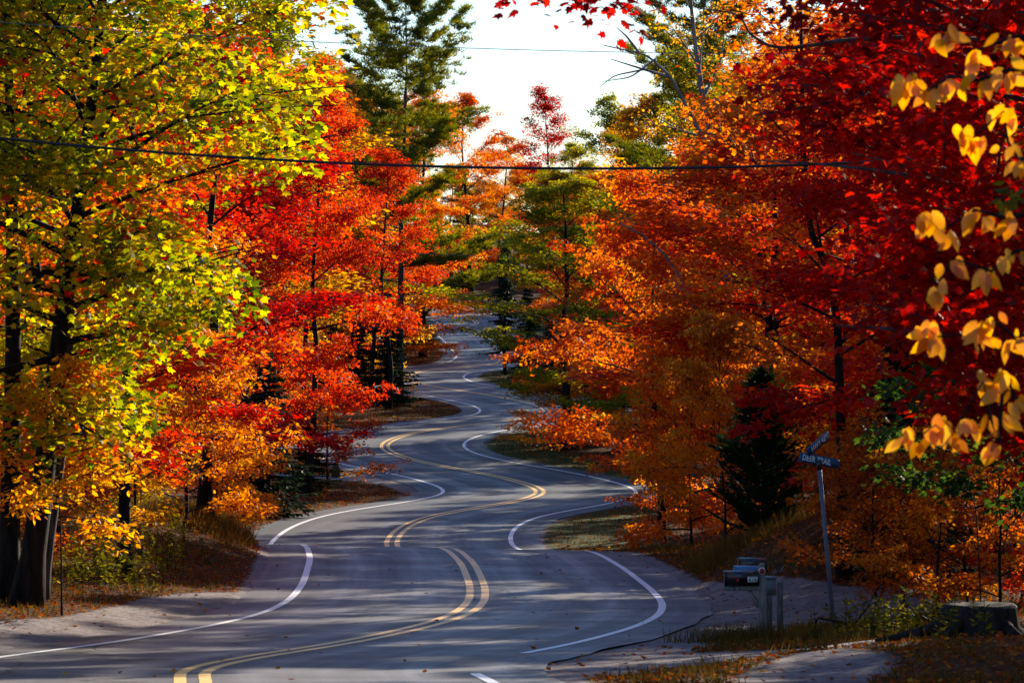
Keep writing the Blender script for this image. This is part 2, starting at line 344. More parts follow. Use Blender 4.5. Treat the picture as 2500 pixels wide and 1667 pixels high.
LSTRIP = [unp(*q) for q in [(-200, 1610), (-200, 1560), (0, 1550), (130, 1535), (270, 1508), (330, 1488), (450, 1465), (570, 1452), (640, 1440), (640, 1500), (500, 1540), (300, 1565), (100, 1590)]]
DRIVE = [unp(*q, VA) for q in [(560, 1163), (780, 1161), (900, 1159), (980, 1166), (1040, 1190), (1040, 1215), (990, 1205), (940, 1186), (880, 1175), (780, 1172), (560, 1176)]]
def bumpn(x, y):
    return (0.5 * np.sin(x * 0.53 + 1.3 * np.sin(y * 0.21)) * np.cos(y * 0.31 + x * 0.17) + 0.3 * np.sin(x * 1.37 + y * 0.83) + 0.2 * np.sin(x * 2.9 - y * 2.1 + 1.0))
MOUNDS = [(7.3, 89, 2.1, 6.5, 1.55), (-8.6, 101, 2.3, 7, 0.75), (-10.5, 76, 3.0, 12, 0.35), (6.8, 58, 2.2, 4, 0.18), (9, 118, 3, 10, 0.6)]
def ground(x, y):
    x = np.asarray(x, float); y = np.asarray(y, float)
    d = np.abs(rdist(x, y)); h = roadxy(np.clip(x, -60, 60), y)
    s = np.clip((d - 4.5) / 4.0, 0, 1); s = s * s * (3 - 2 * s)
    h = h - 0.07 + 0.065 * np.clip((d - 4.0) / 0.6, 0, 1)
    rise = 0.028 * np.clip(d - 6, 0, 60) + 0.10 * s * bumpn(x, y)
    h = h + s * rise
    for mx, my, sx, sy, a in MOUNDS:
        h = h + a * np.exp(-0.5 * ((x - mx) / sx) ** 2 - 0.5 * ((y - my) / sy) ** 2) * np.clip((d - 4.4) / 1.5, 0, 1)
    return h
def gz(x, y): return float(ground(np.array([x]), np.array([y]))[0])
def at(u, z): 
    x = (u - U0) * z / F; return (x, z, gz(x, z))
def P3(u, v, z): return np.array([(u - U0) * z / F, z, CAMZ - (v - V0) * z / F])

# terrain sheet
ys = np.concatenate([np.arange(-60, 44, 4), np.arange(44, 112, .36), np.arange(112, 200, .6), np.arange(200, 425, 1.2), np.arange(425, 700, 12), np.linspace(700, 4000, 24)])
xs_ = np.concatenate([np.arange(0, 14, .36), np.arange(14, 46, 1.6), np.arange(46, 150, 9), np.linspace(150, 3000, 18)])
xs = np.concatenate([-xs_[:0:-1], xs_])
GX, GY = np.meshgrid(xs, ys); GZ = ground(GX, GY)
ny, nx = GX.shape
V = np.stack([GX, GY, GZ], -1).reshape(-1, 3)
ii = np.arange((ny - 1) * (nx - 1)); r_ = ii // (nx - 1); c_ = ii % (nx - 1); a0 = r_ * nx + c_
idx = np.stack([a0, a0 + 1, a0 + nx + 1, a0 + nx], -1).ravel()
tme = mesh_np("ground", V, np.full(len(ii), 4), idx, True)
gv = np.full(GX.shape, -9.0)
for pol, wdt in ((LAYBY, .25), (PATCH, .9), (LSTRIP, .35), (DRIVE, .5)):
    gv = np.maximum(gv, np.clip(poly_sd(GX, GY, pol) / wdt, -1, 1))
RD = rdist(GX, GY); AD = np.abs(RD)
gv = np.maximum(gv, np.clip((np.where(GY < 112, 4.7, 4.5) - AD) / 0.3, -1, 1))          # sandy edge of the pavement
gm = 0.5 + 0.5 * gv
gr = np.clip((8.2 - AD) / 2.0, 0, 1) * np.where(RD > 0, 1.0, 0.40) * np.where(GY > 112, 1, .42)
for nme, arr in (("gravel", gm), ("grass", gr)):
    a = tme.attributes.new(nme, 'FLOAT', 'POINT'); a.data.foreach_set("value", arr.astype(np.float32).ravel())
setp(link("ground", tme, M['ground']), kind="structure")

# road ribbon and painted lines
def ribbon(name, y0, y1, o0, o1, lift, mat, parent=None, step=0.5, n=2, jag=0.0, rng=None):
    yy = np.arange(y0, y1 + 1e-6, step); c = cx(yy); sl_ = cslope(yy); q = np.sqrt(1 + sl_ ** 2)
    nx_, ny_ = 1 / q, -sl_ / q
    s = np.concatenate([[0], np.cumsum(np.hypot(np.diff(c), np.diff(yy)))])
    T = np.linspace(0, 1, n); V_, UV = [], []
    j0 = gsm(rng.normal(0, 1, len(yy)), .6) * jag if jag else 0 * yy
    j1 = gsm(rng.normal(0, 1, len(yy)), .6) * jag if jag else 0 * yy
    for t in T:
        o = (o0 + j0) * (1 - t) + (o1 + j1) * t; x = c + nx_ * o; y = yy + ny_ * o
        V_.append(np.stack([x, y, roadxy(x, y) + lift], -1)); UV.append(np.stack([o, s + y0], -1))
    V_ = np.stack(V_, 1).reshape(-1, 3); UV = np.stack(UV, 1).reshape(-1, 2)
    m_ = len(yy); ii = np.arange((m_ - 1) * (n - 1)); r = ii // (n - 1); k = ii % (n - 1); a = r * n + k
    idx = np.stack([a, a + 1, a + n + 1, a + n], -1).ravel()
    me = mesh_np(name, V_, np.full(len(ii), 4), idx, True)
    u = me.uv_layers.new(name="road"); li = np.empty(len(me.loops), np.int32); me.loops.foreach_get("vertex_index", li)
    u.data.foreach_set("uv", UV[li].astype(np.float32).ravel())
    return link(name, me, mat, parent)
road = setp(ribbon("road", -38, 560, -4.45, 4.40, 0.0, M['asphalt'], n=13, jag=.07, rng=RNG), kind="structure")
ribbon("centre_line", -38, 470, -0.225, -0.075, 0.006, M['line_yellow'], road)
ribbon("centre_line", -38, 470, 0.075, 0.225, 0.006, M['line_yellow'], road)
ribbon("edge_line", -38, 470, -3.60, -3.46, 0.006, M['line_white'], road)
ribbon("edge_line", 62.2, 470, 3.44, 3.58, 0.006, M['line_white'], road)
ribbon("edge_line", -38, 53.0, 3.44, 3.58, 0.006, M['line_white'], road)

# ------------------------------------------------------------------ leaves and trees
KITE = (np.array([[0, 0, 0], [-.36, .45, -.07], [0, 1, -.02], [.36, .45, -.07]]), [(0, 2, 1), (0, 3, 2)])
OVAL = (np.array([[0, 0, 0], [-.26, .25, -.05], [-.30, .55, -.06], [0, 1.05, -.10], [.30, .55, -.06], [.26, .25, -.05]]), [(0, 3, 2, 1), (0, 5, 4, 3)])
_ml = [(0, 0), (-.22, -.06), (-.50, .16), (-.34, .30), (-.58, .62), (-.26, .58), (0, 1.05), (.26, .58), (.58, .62), (.34, .30), (.50, .16), (.22, -.06)]
MAPLE = (np.array([(x, y, -.16 * abs(x) - .05 * y * y) for x, y in _ml]), [(0, 6, 5, 4, 3, 2, 1), (0, 11, 10, 9, 8, 7, 6)])
BLADE = (np.array([[-.06, 0, 0], [.06, 0, 0], [0, 1, .0]]), [(0, 1, 2)])
def frames(D, N):
    D = D / (np.linalg.norm(D, axis=1, keepdims=True) + 1e-9)
    N = N - (N * D).sum(1, keepdims=True) * D; N /= np.linalg.norm(N, axis=1, keepdims=True) + 1e-9
    S = np.cross(D, N)
    return np.stack([S, D, N], -1)
def leaves_mesh(name, P, D, N, S, tint, tpl):
    T, polys = tpl; R = frames(D, N); n = len(P); k = len(T)
    V = P[:, None, :] + S[:, None, None] * np.einsum('nij,kj->nki', R, T)
    sz = np.tile([len(p) for p in polys], n)
    base = np.concatenate([np.array(p) for p in polys]); idx = (np.arange(n)[:, None] * k + base[None, :]).ravel()
    return mesh_np(name, V.reshape(-1, 3), sz, idx, False, np.repeat(tint, k))
def unit(a): return a / (np.linalg.norm(a) + 1e-9)

def broadleaf(seed, H, R, cb=0.2, r0=None, nprim=14, nsec=5, nl=60, ls=.13, tpl=KITE, path=None, flat=.22, spread=.62, low=0.15, high=1.0, alt=0.0, tmean=.5, tsd=.17, extra=(), topfill=True, cut=None, asym=None, ncl=3, hang=0.25):
    """returns (wood mesh, (P,D,N,S,tint)) ; path = trunk polyline, cb = fraction of height where the crown starts"""
    g = np.random.default_rng(seed); w = MB()
    r0 = r0 or 0.010 * H + .03
    if path is None:
        n = 9; t = np.linspace(0, 1, n); wob = np.cumsum(g.normal(0, .035 * H / n * 2, (n, 2)), axis=0); wob -= wob[0]
        path = np.stack([wob[:, 0], wob[:, 1], t * H * .92], -1)
    path = np.asarray(path, float); seg = np.concatenate([[0], np.cumsum(np.linalg.norm(np.diff(path, axis=0), axis=1))]); seg /= seg[-1]
    def tp(t): return np.array([np.interp(t, seg, path[:, k]) for k in range(3)])
    rad = lambda t: r0 * (1 - .86 * t) * (1 + .5 * max(0, .06 - t) / .06)
    tt = np.linspace(0, 1, 14); w.tube([tp(t) for t in tt], [rad(t) for t in tt], 8)
    CP = []
    for i in range(nprim):
        f = (i + g.uniform(.1, .9)) / nprim; t0 = cb + (0.97 - cb) * f
        azm = i * 2.39996 + g.normal(0, .35); elv = math.radians(low * 60 + (high * 62 - low * 60) * f + g.normal(0, 7))
        Lb = R * (0.62 + .46 * math.sin(math.pi * min(1, f * .8 + .18))) * (1 - .45 * f ** 3) * g.uniform(.82, 1.15)
        dr = np.array([math.cos(azm) * math.cos(elv), math.sin(azm) * math.cos(elv), math.sin(elv)])
        if asym is not None: Lb *= 1 + asym[2] * (dr[0] * asym[0] + dr[1] * asym[1])
        s = np.linspace(0, 1, 7); p0 = tp(t0); bend = g.normal(0, .10, 3) * Lb
        pts = p0 + dr * Lb * s[:, None] + bend * (s ** 2)[:, None] + np.array([0, 0, -.14 * Lb * (1 - f)]) * (s ** 2)[:, None]
        if cut is not None and not cut(pts[3:]).all():
            ok_ = cut(pts); ke = int(np.argmin(ok_)) if not ok_.all() else 7
            if ke < 3: continue
            kq = s[ke - 1] * np.linspace(0, 1, 7); pts = np.stack([np.interp(kq, s, pts[:, k]) for k in range(3)], -1); Lb *= s[ke - 1]
        rb = max(.012, rad(t0) * .42); w.tube(pts, rb * (1 - .88 * s) + .004, 5, False)
        for q in (.55, .8, 1.0): CP.append(pts[0] * 0 + np.array([np.interp(q, s, pts[:, k]) for k in range(3)]))
        for j in range(nsec):
            q = .30 + .65 * (j + g.uniform(0, .8)) / nsec; st = np.array([np.interp(q, s, pts[:, k]) for k in range(3)])
            side = (-1) ** j; perp = unit(np.cross(dr, [0, 0, 1])); d2 = unit(dr * .75 + perp * side * g.uniform(.5, .95) + np.array([0, 0, g.normal(.12, .2)]))
            L2 = Lb * (.52 - .2 * q) * g.uniform(.8, 1.3); s2 = np.linspace(0, 1, 4)
            p2 = st + d2 * L2 * s2[:, None] + np.array([0, 0, -hang * .3 * L2]) * (s2 ** 2)[:, None]
            w.tube(p2, max(.006, rb * .38) * (1 - .8 * s2) + .003, 3, False)
            for qq in np.linspace(.35, 1.0, ncl): CP.append(np.array([np.interp(qq, s2, p2[:, k]) for k in range(3)]) + g.normal(0, .06 * R, 3) * np.array([1, 1, .5]))
    for (pt, a0) in extra:
        st = tp(a0); pt = np.array(pt, float); s = np.linspace(0, 1, 7); md = np.array([0, 0, .12 * np.linalg.norm(pt - st)])
        pts = st + (pt - st) * s[:, None] + md * np.sin(s * math.pi)[:, None]; w.tube(pts, .05 * (1 - .85 * s) + .006, 5, False)
        for q in (.7, .85, 1, 1): CP.append(np.array([np.interp(q, s, pts[:, k]) for k in range(3)]))
    CP = np.array(CP)
    if cut is not None: CP = CP[cut(CP)]
    nc = len(CP); ct = np.clip(g.normal(tmean, tsd, nc), .02, .86); ct[g.random(nc) < alt] = .97
    cr = spread * g.uniform(.65, 1.25, nc) * (R / 3.5) ** .6
    n = nc * nl; ci = np.repeat(np.arange(nc), nl)
    th = g.uniform(0, 2 * math.pi, n); rr = np.sqrt(g.random(n)); ax = np.stack([np.cos(th), np.sin(th)], -1)
    P = CP[ci].copy(); P[:, :2] += ax * (rr * cr[ci])[:, None]
    tilt = g.normal(0, .28, (nc, 2))
    P[:, 2] += g.normal(0, flat, n) * cr[ci] + (ax * tilt[ci]).sum(1) * rr * cr[ci] - hang * rr ** 2 * cr[ci]
    D = np.concatenate([ax + g.normal(0, .7, (n, 2)), (g.normal(-.35, .45, n))[:, None]], 1)
    N = np.stack([g.normal(0, .55, n), g.normal(0, .55, n), np.ones(n)], -1)
    S = ls * g.uniform(.65, 1.25, n); tint = np.clip(ct[ci] + g.normal(0, .09, n), 0, 1)
    return w, (P, D, N, S, tint)
def conifer(seed, H, R, kind='spruce', bare=.04, r0=None):
    g = np.random.default_rng(seed); w = MB(); r0 = r0 or .012 * H + .03
    t = np.linspace(0, 1, 10); wob = np.cumsum(g.normal(0, .006 * H, (10, 2)), axis=0) * .5; wob -= wob[0]
    path = np.stack([wob[:, 0], wob[:, 1], t * H], -1)
    w.tube(path, r0 * (1 - .95 * t) + .004, 7)
    tp = lambda f: np.array([np.interp(f, t, path[:, k]) for k in range(3)])
    PP, DD, NN, SS, TT = [], [], [], [], []
    z = bare * H
    while z < H * .985:
        f = z / H
        if kind == 'spruce':
            nb = int(g.integers(6, 9)); step = .26 + .1 * g.random(); Lm = R * ((1 - f) ** .85) + .10
        elif kind == 'cedar':
            nb = int(g.integers(8, 12)); step = .15; Lm = R * (min(1, (1 - f) * 1.5) ** .8) * (0.75 + .25 * min(1, f * 5)) + .06
        else:
            nb = int(g.integers(3, 6)); step = .55 + .55 * g.random(); Lm = R * (.25 + .95 * math.sin(math.pi * min(1, (1 - f) * .85 + .03)) ** .8)
        for _ in range(nb):
            azm = g.uniform(0, 2 * math.pi); L = Lm * g.uniform(.6, 1.12) if kind != 'pine' else Lm * g.uniform(.45, 1.2)
            if kind == 'spruce': e0, curl = -.22 - .2 * (1 - f) + g.normal(0, .1), .25
            elif kind == 'cedar': e0, curl = .55 + g.normal(0, .2), .3
            else: e0, curl = .05 + .75 * f ** 2 + g.normal(0, .12), .22
            s = np.linspace(0, 1, 6); dr = np.array([math.cos(azm) * math.cos(e0), math.sin(azm) * math.cos(e0), math.sin(e0)])
            p0 = tp(f) + np.array([0, 0, g.uniform(-.1, .1)])
            pts = p0 + dr * L * s[:, None] + np.array([0, 0, curl * L]) * (s ** 2)[:, None]
            w.tube(pts, max(.008, r0 * .22 * (1 - f)) * (1 - .85 * s) + .003, 4 if kind == 'pine' else 3, False)
            perp = unit(np.cross(dr, [0, 0, 1]))
            if kind == 'pine':
                m = int(30 * L / 2.2) + 6; q = g.uniform(.28, 1.0, m) ** .8
                C = np.stack([np.interp(q, s, pts[:, k]) for k in range(3)], -1) + perp * (g.normal(0, .20, m) * L * (1.1 - .6 * q))[:, None] + np.array([0, 0, 1]) * g.normal(.06, .07, m)[:, None]
                k = 22; ci = np.repeat(np.arange(m), k); n = m * k
                D = g.normal(0, 1, (n, 3)); D[:, 2] = np.abs(D[:, 2]) * .8 + .1; D += dr * .5
                PP.append(C[ci] + g.normal(0, .10, (n, 3)) * [1, 1, .45]); DD.append(D); NN.append(g.normal(0, 1, (n, 3))); SS.append(g.uniform(.20, .36, n)); TT.append(np.clip(np.repeat(g.normal(.5, .2, m), k) + g.normal(0, .1, n), 0, 1))
            else:
                dens = 34 if kind == 'spruce' else 46
                n = int(dens * (L + .12)) + 6; q = g.uniform(.08 if kind == 'spruce' else .2, 1.0, n); off = g.normal(0, .19, n) * L * (1.15 - q) + g.normal(0, .04, n)
                C = np.stack([np.interp(q, s, pts[:, k]) for k in range(3)], -1) + perp * off[:, None]
                D = dr[None, :] * .9 + perp[None, :] * (np.sign(off) * g.uniform(.3, 1.1, n))[:, None] + g.normal(0, .3, (n, 3))
                D[:, 2] += -.35 if kind == 'spruce' else .5
                PP.append(C); DD.append(D); NN.append(np.stack([g.normal(0, .5, n), g.normal(0, .5, n), np.ones(n)], -1)); SS.append(g.uniform(.14, .30, n) if kind == 'spruce' else g.uniform(.08, .17, n)); TT.append(np.clip(g.normal(.5, .22, n), 0, 1))
        z += step
    return w, (np.concatenate(PP), np.concatenate(DD), np.concatenate(NN), np.concatenate(SS), np.concatenate(TT))
NEEDLE = (np.array([[-.085, 0, 0], [.085, 0, 0], [0, 1, 0]]), [(0, 1, 2)])
SPRIG = (np.array([[0, 0, 0], [-.22, .4, -.04], [0, 1, -.12], [.22, .4, -.04]]), [(0, 2, 1), (0, 3, 2)])

PROTO = {}
def proto(key, gen, tpl, H, R):
    w_, lv = gen; PROTO[key] = (w_.mesh(key + "_wood", True), leaves_mesh(key + "_leaves", *lv, tpl), H, R)
for k in range(6): proto(f'maple{k}', broadleaf(100 + k, 15, 3.6, cb=.10 + .03 * (k % 3), nprim=19, nsec=5, nl=84, ls=.14, alt=.02, spread=.5, flat=.15), KITE, 15, 3.6)
for k in range(3): proto(f'wide{k}', broadleaf(140 + k, 9, 3.4, cb=.08, nprim=16, nsec=5, nl=76, ls=.135, low=.05, high=.9, spread=.48, flat=.13), KITE, 9, 3.4)
for k in range(4): proto(f'sap{k}', broadleaf(160 + k, 4.6, 1.9, cb=.08, r0=.045, nprim=13, nsec=4, nl=34, ls=.105, tpl=OVAL, low=.35, high=1.1, flat=.14, spread=.5), OVAL, 4.6, 1.9)
for k in range(2): proto(f'slim{k}', broadleaf(180 + k, 18, 2.8, cb=.35, r0=.14, nprim=17, nsec=4, nl=60, ls=.15, low=.3, high=1.15), KITE, 18, 2.8)
for k in range(2): proto(f'pine{k}', conifer(200 + k, 22, 4.2, 'pine', bare=.25, r0=.20), NEEDLE, 22, 4.2)
for k in range(3): proto(f'spruce{k}', conifer(220 + k, 8, 1.9, 'spruce', bare=.03), SPRIG, 8, 1.9)
proto('highspruce', conifer(230, 10, 2.1, 'spruce', bare=.20, r0=.13), SPRIG, 10, 2.1)
for k in range(2): proto(f'thicket{k}', broadleaf(190 + k, 5, 2.6, cb=.06, r0=.05, nprim=20, nsec=5, nl=44, ls=.115, tpl=OVAL, low=.1, high=1.0, flat=.11, spread=.46), OVAL, 5, 2.6)
for k in range(2): proto(f'mid{k}', broadleaf(170 + k, 15, 3.4, cb=.26, r0=.15, nprim=18, nsec=5, nl=84, ls=.14, low=.0, high=1.0, spread=.5, flat=.15), KITE, 15, 3.4)
proto('cedar', conifer(240, 3.2, .85, 'cedar', bare=.02), SPRIG, 3.2, .85)

LOG = []
def plant(name, key, u, z, H, R, leaf, label, cat="tree", group=None, bark='bark', rot=None, rx=0.0, x=None):
    wme, lme, h0, rr0 = PROTO[key]
    X = (u - U0) * z / F if x is None else x
    d = float(rdist(X, z)); need = 5.9 if H > 6 else 5.5
    if abs(d) < need: X = float(cx(z)) + (1 if u > 1200 and x is None or x is not None and x > 0 else -1) * need * math.sqrt(1 + float(cslope(z)) ** 2); d = rdist(X, z)
    Z = gz(X, z) - .05
    if abs(d) < 5.4: LOG.append((name, label, round(float(d), 1), u, z))
    o = empty(name, (X, z, Z), RNG.uniform(0, 6.28) if rot is None else rot, (R / rr0, R / rr0, H / h0)); o.rotation_euler[1] = rx
    setp(o, label, cat, group)
    link("trunk", wme, M[bark], o); setp(link("crown", lme, M[leaf], o), kind="stuff")
    return o
def Hfor(v, u, z):                                  # tree height so that the top reaches photo row v
    x = (u - U0) * z / F; return CAMZ - (v - V0) * z / F - gz(x, z)
def T(name, key, u, z, vtop, R, leaf, label, **kw): return plant(name, key, u, z, Hfor(vtop, u, z), R, leaf, label, **kw)

# --- left side, near to far
T("maple_tree", 'maple0', 500, 101, 60, 3.5, 'deep_red', "crimson maple behind the big gold-green maple on the left")
T("beech_sapling", 'thicket0', 455, 97, 800, 2.5, 'orange', "young orange beech at the foot of the crimson maple")
T("beech_sapling", 'sap1', 330, 92, 900, 1.7, 'amber', "young amber beech between dark thin trunk and orange beech")
T("beech_sapling", 'sap2', 575, 108, 900, 1.8, 'orange', "small orange beech on the grassy bank left of the dip")
T("maple_tree", 'mid0', 745, 152, 130, 3.1, 'scarlet', "tall scarlet maple leaning to the road beside the driveway mailbox")
T("spruce_tree", 'spruce0', 672, 140, 850, 2.1, 'spruce', "dark spruce under the scarlet maple left of the road")
T("spruce_tree", 'spruce1', 748, 155, 1000, 1.5, 'spruce', "low dark spruce by the driveway and the milk can")
T("maple_tree", 'maple2', 600, 150, 40, 3.6, 'scarlet', "tall scarlet maple rising behind the crimson maple")
T("maple_tree", 'slim0', 868, 204, 205, 3.2, 'scarlet', "bright red-orange maple left of the white pine")
T("maple_tree", 'wide0', 792, 188, 600, 1.9, 'orange', "orange maple below the bright red-orange one")
T("birch_tree", 'slim0', 730, 178, -80, 3.2, 'yellowgreen', "yellow-green tree showing against the sky left of the pine")
T("spruce_tree", 'spruce2', 945, 230, 705, 2.3, 'spruce', "dark spruce on the left verge of the second bend", bark='bark')
T("spruce_tree", 'spruce0', 872, 228, 770, 1.7, 'spruce', "smaller dark spruce behind the left verge of the second bend")
T("maple_tree", 'wide1', 915, 247, 470, 3.8, 'amber', "amber maple behind the dark spruce on the second bend")
T("white_pine", 'pine0', 978, 238, -60, 4.7, 'pine', "tall white pine standing above the red maples on the left", bark='bark_mid', rot=0.6)
T("maple_tree", 'maple4', 1052, 302, 195, 5.0, 'flame', "flame orange maple behind the white pine")
T("maple_tree", 'maple0', 1150, 445, 205, 5.2, 'flame', "flame orange maple at the end of the road below the pine's right branches")
T("maple_tree", 'maple3', 1225, 455, 320, 4.6, 'orange', "orange maple at the end of the road under the gap of sky")
T("maple_tree", 'slim1', 948, 226, 330, 2.9, 'scarlet', "slender red maple above the dark spruce, hiding the pine trunk")
T("oak_tree", 'wide2', 985, 290, 600, 4.4, 'russet', "russet oak at the left of the far bends")
T("maple_tree", 'mid1', 950, 244, 320, 3.4, 'scarlet', "slim red maple just left of the white pine trunk")
T("maple_tree", 'maple5', 950, 262, 330, 4.2, 'scarlet', "scarlet maple right behind the white pine trunk")
T("spruce_tree", 'spruce1', 1035, 318, 700, 2.0, 'olive', "dull olive conifer at the left edge of the far bend")
T("spruce_tree", 'spruce2', 1000, 312, 760, 2.2, 'spruce', "dark spruce at the left edge of the far bend")
T("beech_sapling", 'sap3', 850, 236, 860, 2.0, 'russet', "russet shrub on the left verge of the second bend")
# --- right side, near to far
T("maple_tree", 'maple2', 2180, 92, -60, 3.6, 'scarlet', "red maple behind the street sign post")
T("maple_tree", 'maple1', 2420, 84, -200, 3.8, 'deep_red', "tall deep red maple at the right edge of the wood")
T("maple_tree", 'mid1', 1890, 109, 110, 3.0, 'flame', "flame orange maple rising straight behind the narrow dark cedar")
T("maple_tree", 'mid0', 2310, 77, -260, 3.2, 'deep_red', "deep red maple standing behind the old stump")
T("cedar_tree", 'cedar', 1868, 93, 900, 1.2, 'cedar', "narrow dark cedar on the bank behind the mailboxes")
T("hemlock_tree", 'spruce0', 2230, 80, 700, 1.6, 'spruce', "dark hemlock in the shade right of the street sign")
T("beech_sapling", 'thicket1', 1690, 111, 820, 1.95, 'flame', "orange beech sapling overhanging the right edge of the dip")
T("beech_sapling", 'thicket0', 1770, 104, 780, 1.9, 'orange', "orange beech sapling left of the narrow dark cedar")
T("beech_sapling", 'sap2', 1625, 119, 1010, 1.35, 'russet', "low russet sapling dipping over the white line")
T("maple_tree", 'wide0', 1615, 126, 420, 3.4, 'flame', "orange-gold maple on the right bank past the crest", rot=-0.45)
T("maple_tree", 'wide1', 1520, 203, 640, 3.1, 'amber', "spreading amber maple leaning over the right side of the bend", rot=2.2)
T("beech_sapling", 'sap3', 1470, 198, 880, 1.8, 'russet', "russet sapling reaching over the right bend")
T("maple_tree", 'maple0', 1830, 150, 90, 4.2, 'orange', "tall orange maple behind the orange-gold one")
T("maple_tree", 'maple5', 2010, 128, 60, 3.9, 'flame', "flame orange maple far behind the sign post")
T("maple_tree", 'maple3', 1590, 172, 400, 3.4, 'yellowgreen', "yellow-green maple beside the grey leaning tree")
T("spruce_tree", 'highspruce', 1233, 268, 575, 1.9, 'spruce', "dark spruce with bare lower trunk inside the right bend")
T("spruce_tree", 'spruce1', 1292, 262, 700, 1.8, 'spruce', "dark spruce next to the bare-trunked one inside the right bend")
T("spruce_tree", 'spruce0', 1345, 255, 760, 1.7, 'spruce', "low dark spruce behind the amber maple on the right")
T("spruce_tree", 'spruce2', 1262, 285, 800, 1.8, 'spruce', "squat dark spruce in the shade inside the right bend")
T("spruce_tree", 'spruce1', 1318, 292, 600, 2.4, 'spruce', "tall dark spruce behind the bare-trunked one")
T("spruce_tree", 'spruce2', 1255, 305, 640, 2.2, 'spruce', "dark spruce where the road bends behind the bare trunk")
T("maple_tree", 'maple4', 1475, 285, 430, 3.4, 'olive', "olive maple right of the dark spruces")
T("maple_tree", 'maple1', 1500, 330, 215, 4.6, 'yellowgreen', "yellow-green maple under the gap of sky")
T("maple_tree", 'slim1', 1330, 425, 185, 3.9, 'deep_red', "dark red maple alone in the gap of sky")
T("maple_tree", 'maple2', 1400, 380, 330, 4.0, 'yellowgreen', "pale yellow tree below the gap of sky")
T("maple_tree", 'wide2', 1390, 300, 560, 3.0, 'scarlet', "small red maple above the dark spruces")
T("white_pine", 'pine1', 1720, 240, -120, 4.6, 'pine', "white pine on the right behind the grey leaning tree", bark='bark_mid')
T("maple_tree", 'maple0', 1600, 260, 200, 4.4, 'amber', "amber maple left of the right-hand pine")

# --- filler woods
def zlab(side, leaf, z, row='in the woods'):
    nm = {'orange': 'orange', 'amber': 'amber', 'olive': 'olive green', 'scarlet': 'scarlet', 'flame': 'flame orange', 'yellowgreen': 'yellow-green', 'deep_red': 'deep red', 'russet': 'russet', 'spruce': 'dark evergreen', 'pine': 'pale evergreen'}[leaf]
    return f"{nm} tree {row} {side} of the road {place(z)}"
def place(z):
    for lim, tx in ((60, "nearest the viewer"), (112, "before the crest"), (140, "just past the crest"), (165, "by the milk can"), (190, "after the first bend"), (220, "before the second bend"), (245, "at the second bend"), (275, "after the second bend"), (305, "at the third bend"), (345, "by the far crest"), (400, "at the last bend"), (450, "above the last bend"), (500, "at the far end")):
        if z < lim: return tx
    return "on the far skyline"
g0 = np.random.default_rng(31); nf = 0
for side, sg in (("left", -1), ("right", 1)):
    for z in np.arange(112, 560, 11.0):
        for off in (9.5, 15.5, 22, 29, 37):
            zz = z + g0.uniform(-4, 4); x = float(cx(zz)) if zz < 420 else -2.0
            if zz > 420 and sg < 0: x = -6
            x = x + sg * (off + g0.uniform(-2, 2))
            if abs(x) > .128 * zz + 3: continue
            if abs(rdist(x, zz)) < 7.5: continue
            if off < 12 and ((sg < 0 and 172 < zz < 242) or (sg > 0 and 215 < zz < 300)): continue
            if g0.random() < (.25 if off < 12 else .12) + (0.2 if zz > 300 else 0): continue
            u = U0 + x * F / zz
            leaf = g0.choice(['orange', 'amber', 'olive', 'scarlet', 'flame', 'yellowgreen', 'deep_red', 'russet', 'spruce'], p=[.2, .17, .12, .15, .08, .1, .05, .07, .06])
            vt = g0.uniform(-40, 330)
            if 1040 < u < 1740: vt = 330 + g0.uniform(0, 160)
            if 1280 < u < 1640 and sg > 0 and leaf in ('orange', 'scarlet', 'flame') and zz > 160: leaf = 'yellowgreen' if g0.random() < .6 else 'amber'
            if 900 < u <= 1040: vt = g0.uniform(200, 350)
            Hh = min(Hfor(vt, u, zz), 23); Hh = max(Hh, 8)
            if Hfor(270, u, zz) < Hh and 1060 < u < 1560: Hh = Hfor(300, u, zz)
            if leaf == 'spruce': key = f'spruce{int(g0.integers(3))}'; Hh = min(Hh, 13); R = Hh * .2
            else: key = f'maple{int(g0.integers(6))}' if g0.random() < .85 else f'slim{int(g0.integers(2))}'; R = g0.uniform(3.0, 4.6)
            plant("woodland_tree", key, u, zz, Hh, R, leaf, zlab(side, leaf, zz, 'in the front row' if off < 12 else 'in the second row' if off < 18 else 'in the third row' if off < 25 else 'deep in the woods'), group=f"{leaf} trees filling the woods {side}", x=x); nf += 1
# the wood goes on to the right of the frame and shades the near verge
for (x_, y_, lf) in [(11, 30, 'orange'), (14, 40, 'scarlet'), (10.5, 50, 'amber'), (16, 52, 'orange'), (12.5, 62, 'olive'), (19, 66, 'scarlet'), (14, 75, 'orange'), (22, 80, 'amber'), (17, 90, 'olive'), (25, 95, 'orange'), (21, 105, 'scarlet'), (15, 103, 'amber'), (28, 112, 'orange'), (19, 120, 'olive'), (25, 128, 'amber'), (9.0, 36, 'olive'), (18, 30, 'amber'), (23, 60, 'orange'), (30, 70, 'olive'), (12, 84, 'orange'), (17, 70, 'olive'), (13, 94, 'scarlet'), (20, 45, 'orange'), (26, 50, 'scarlet'), (12, 22, 'amber'), (24, 36, 'olive'), (33, 90, 'orange'), (22, 112, 'scarlet')]:
    plant("woodland_tree", f'maple{int(g0.integers(6))}', 0, y_, g0.uniform(13, 17), g0.uniform(3.4, 4.4), lf, zlab("right", lf, y_, "outside the frame" if abs(x_) > .12 * y_ else "in the woods"), group=f"{lf} trees filling the woods right", x=x_)
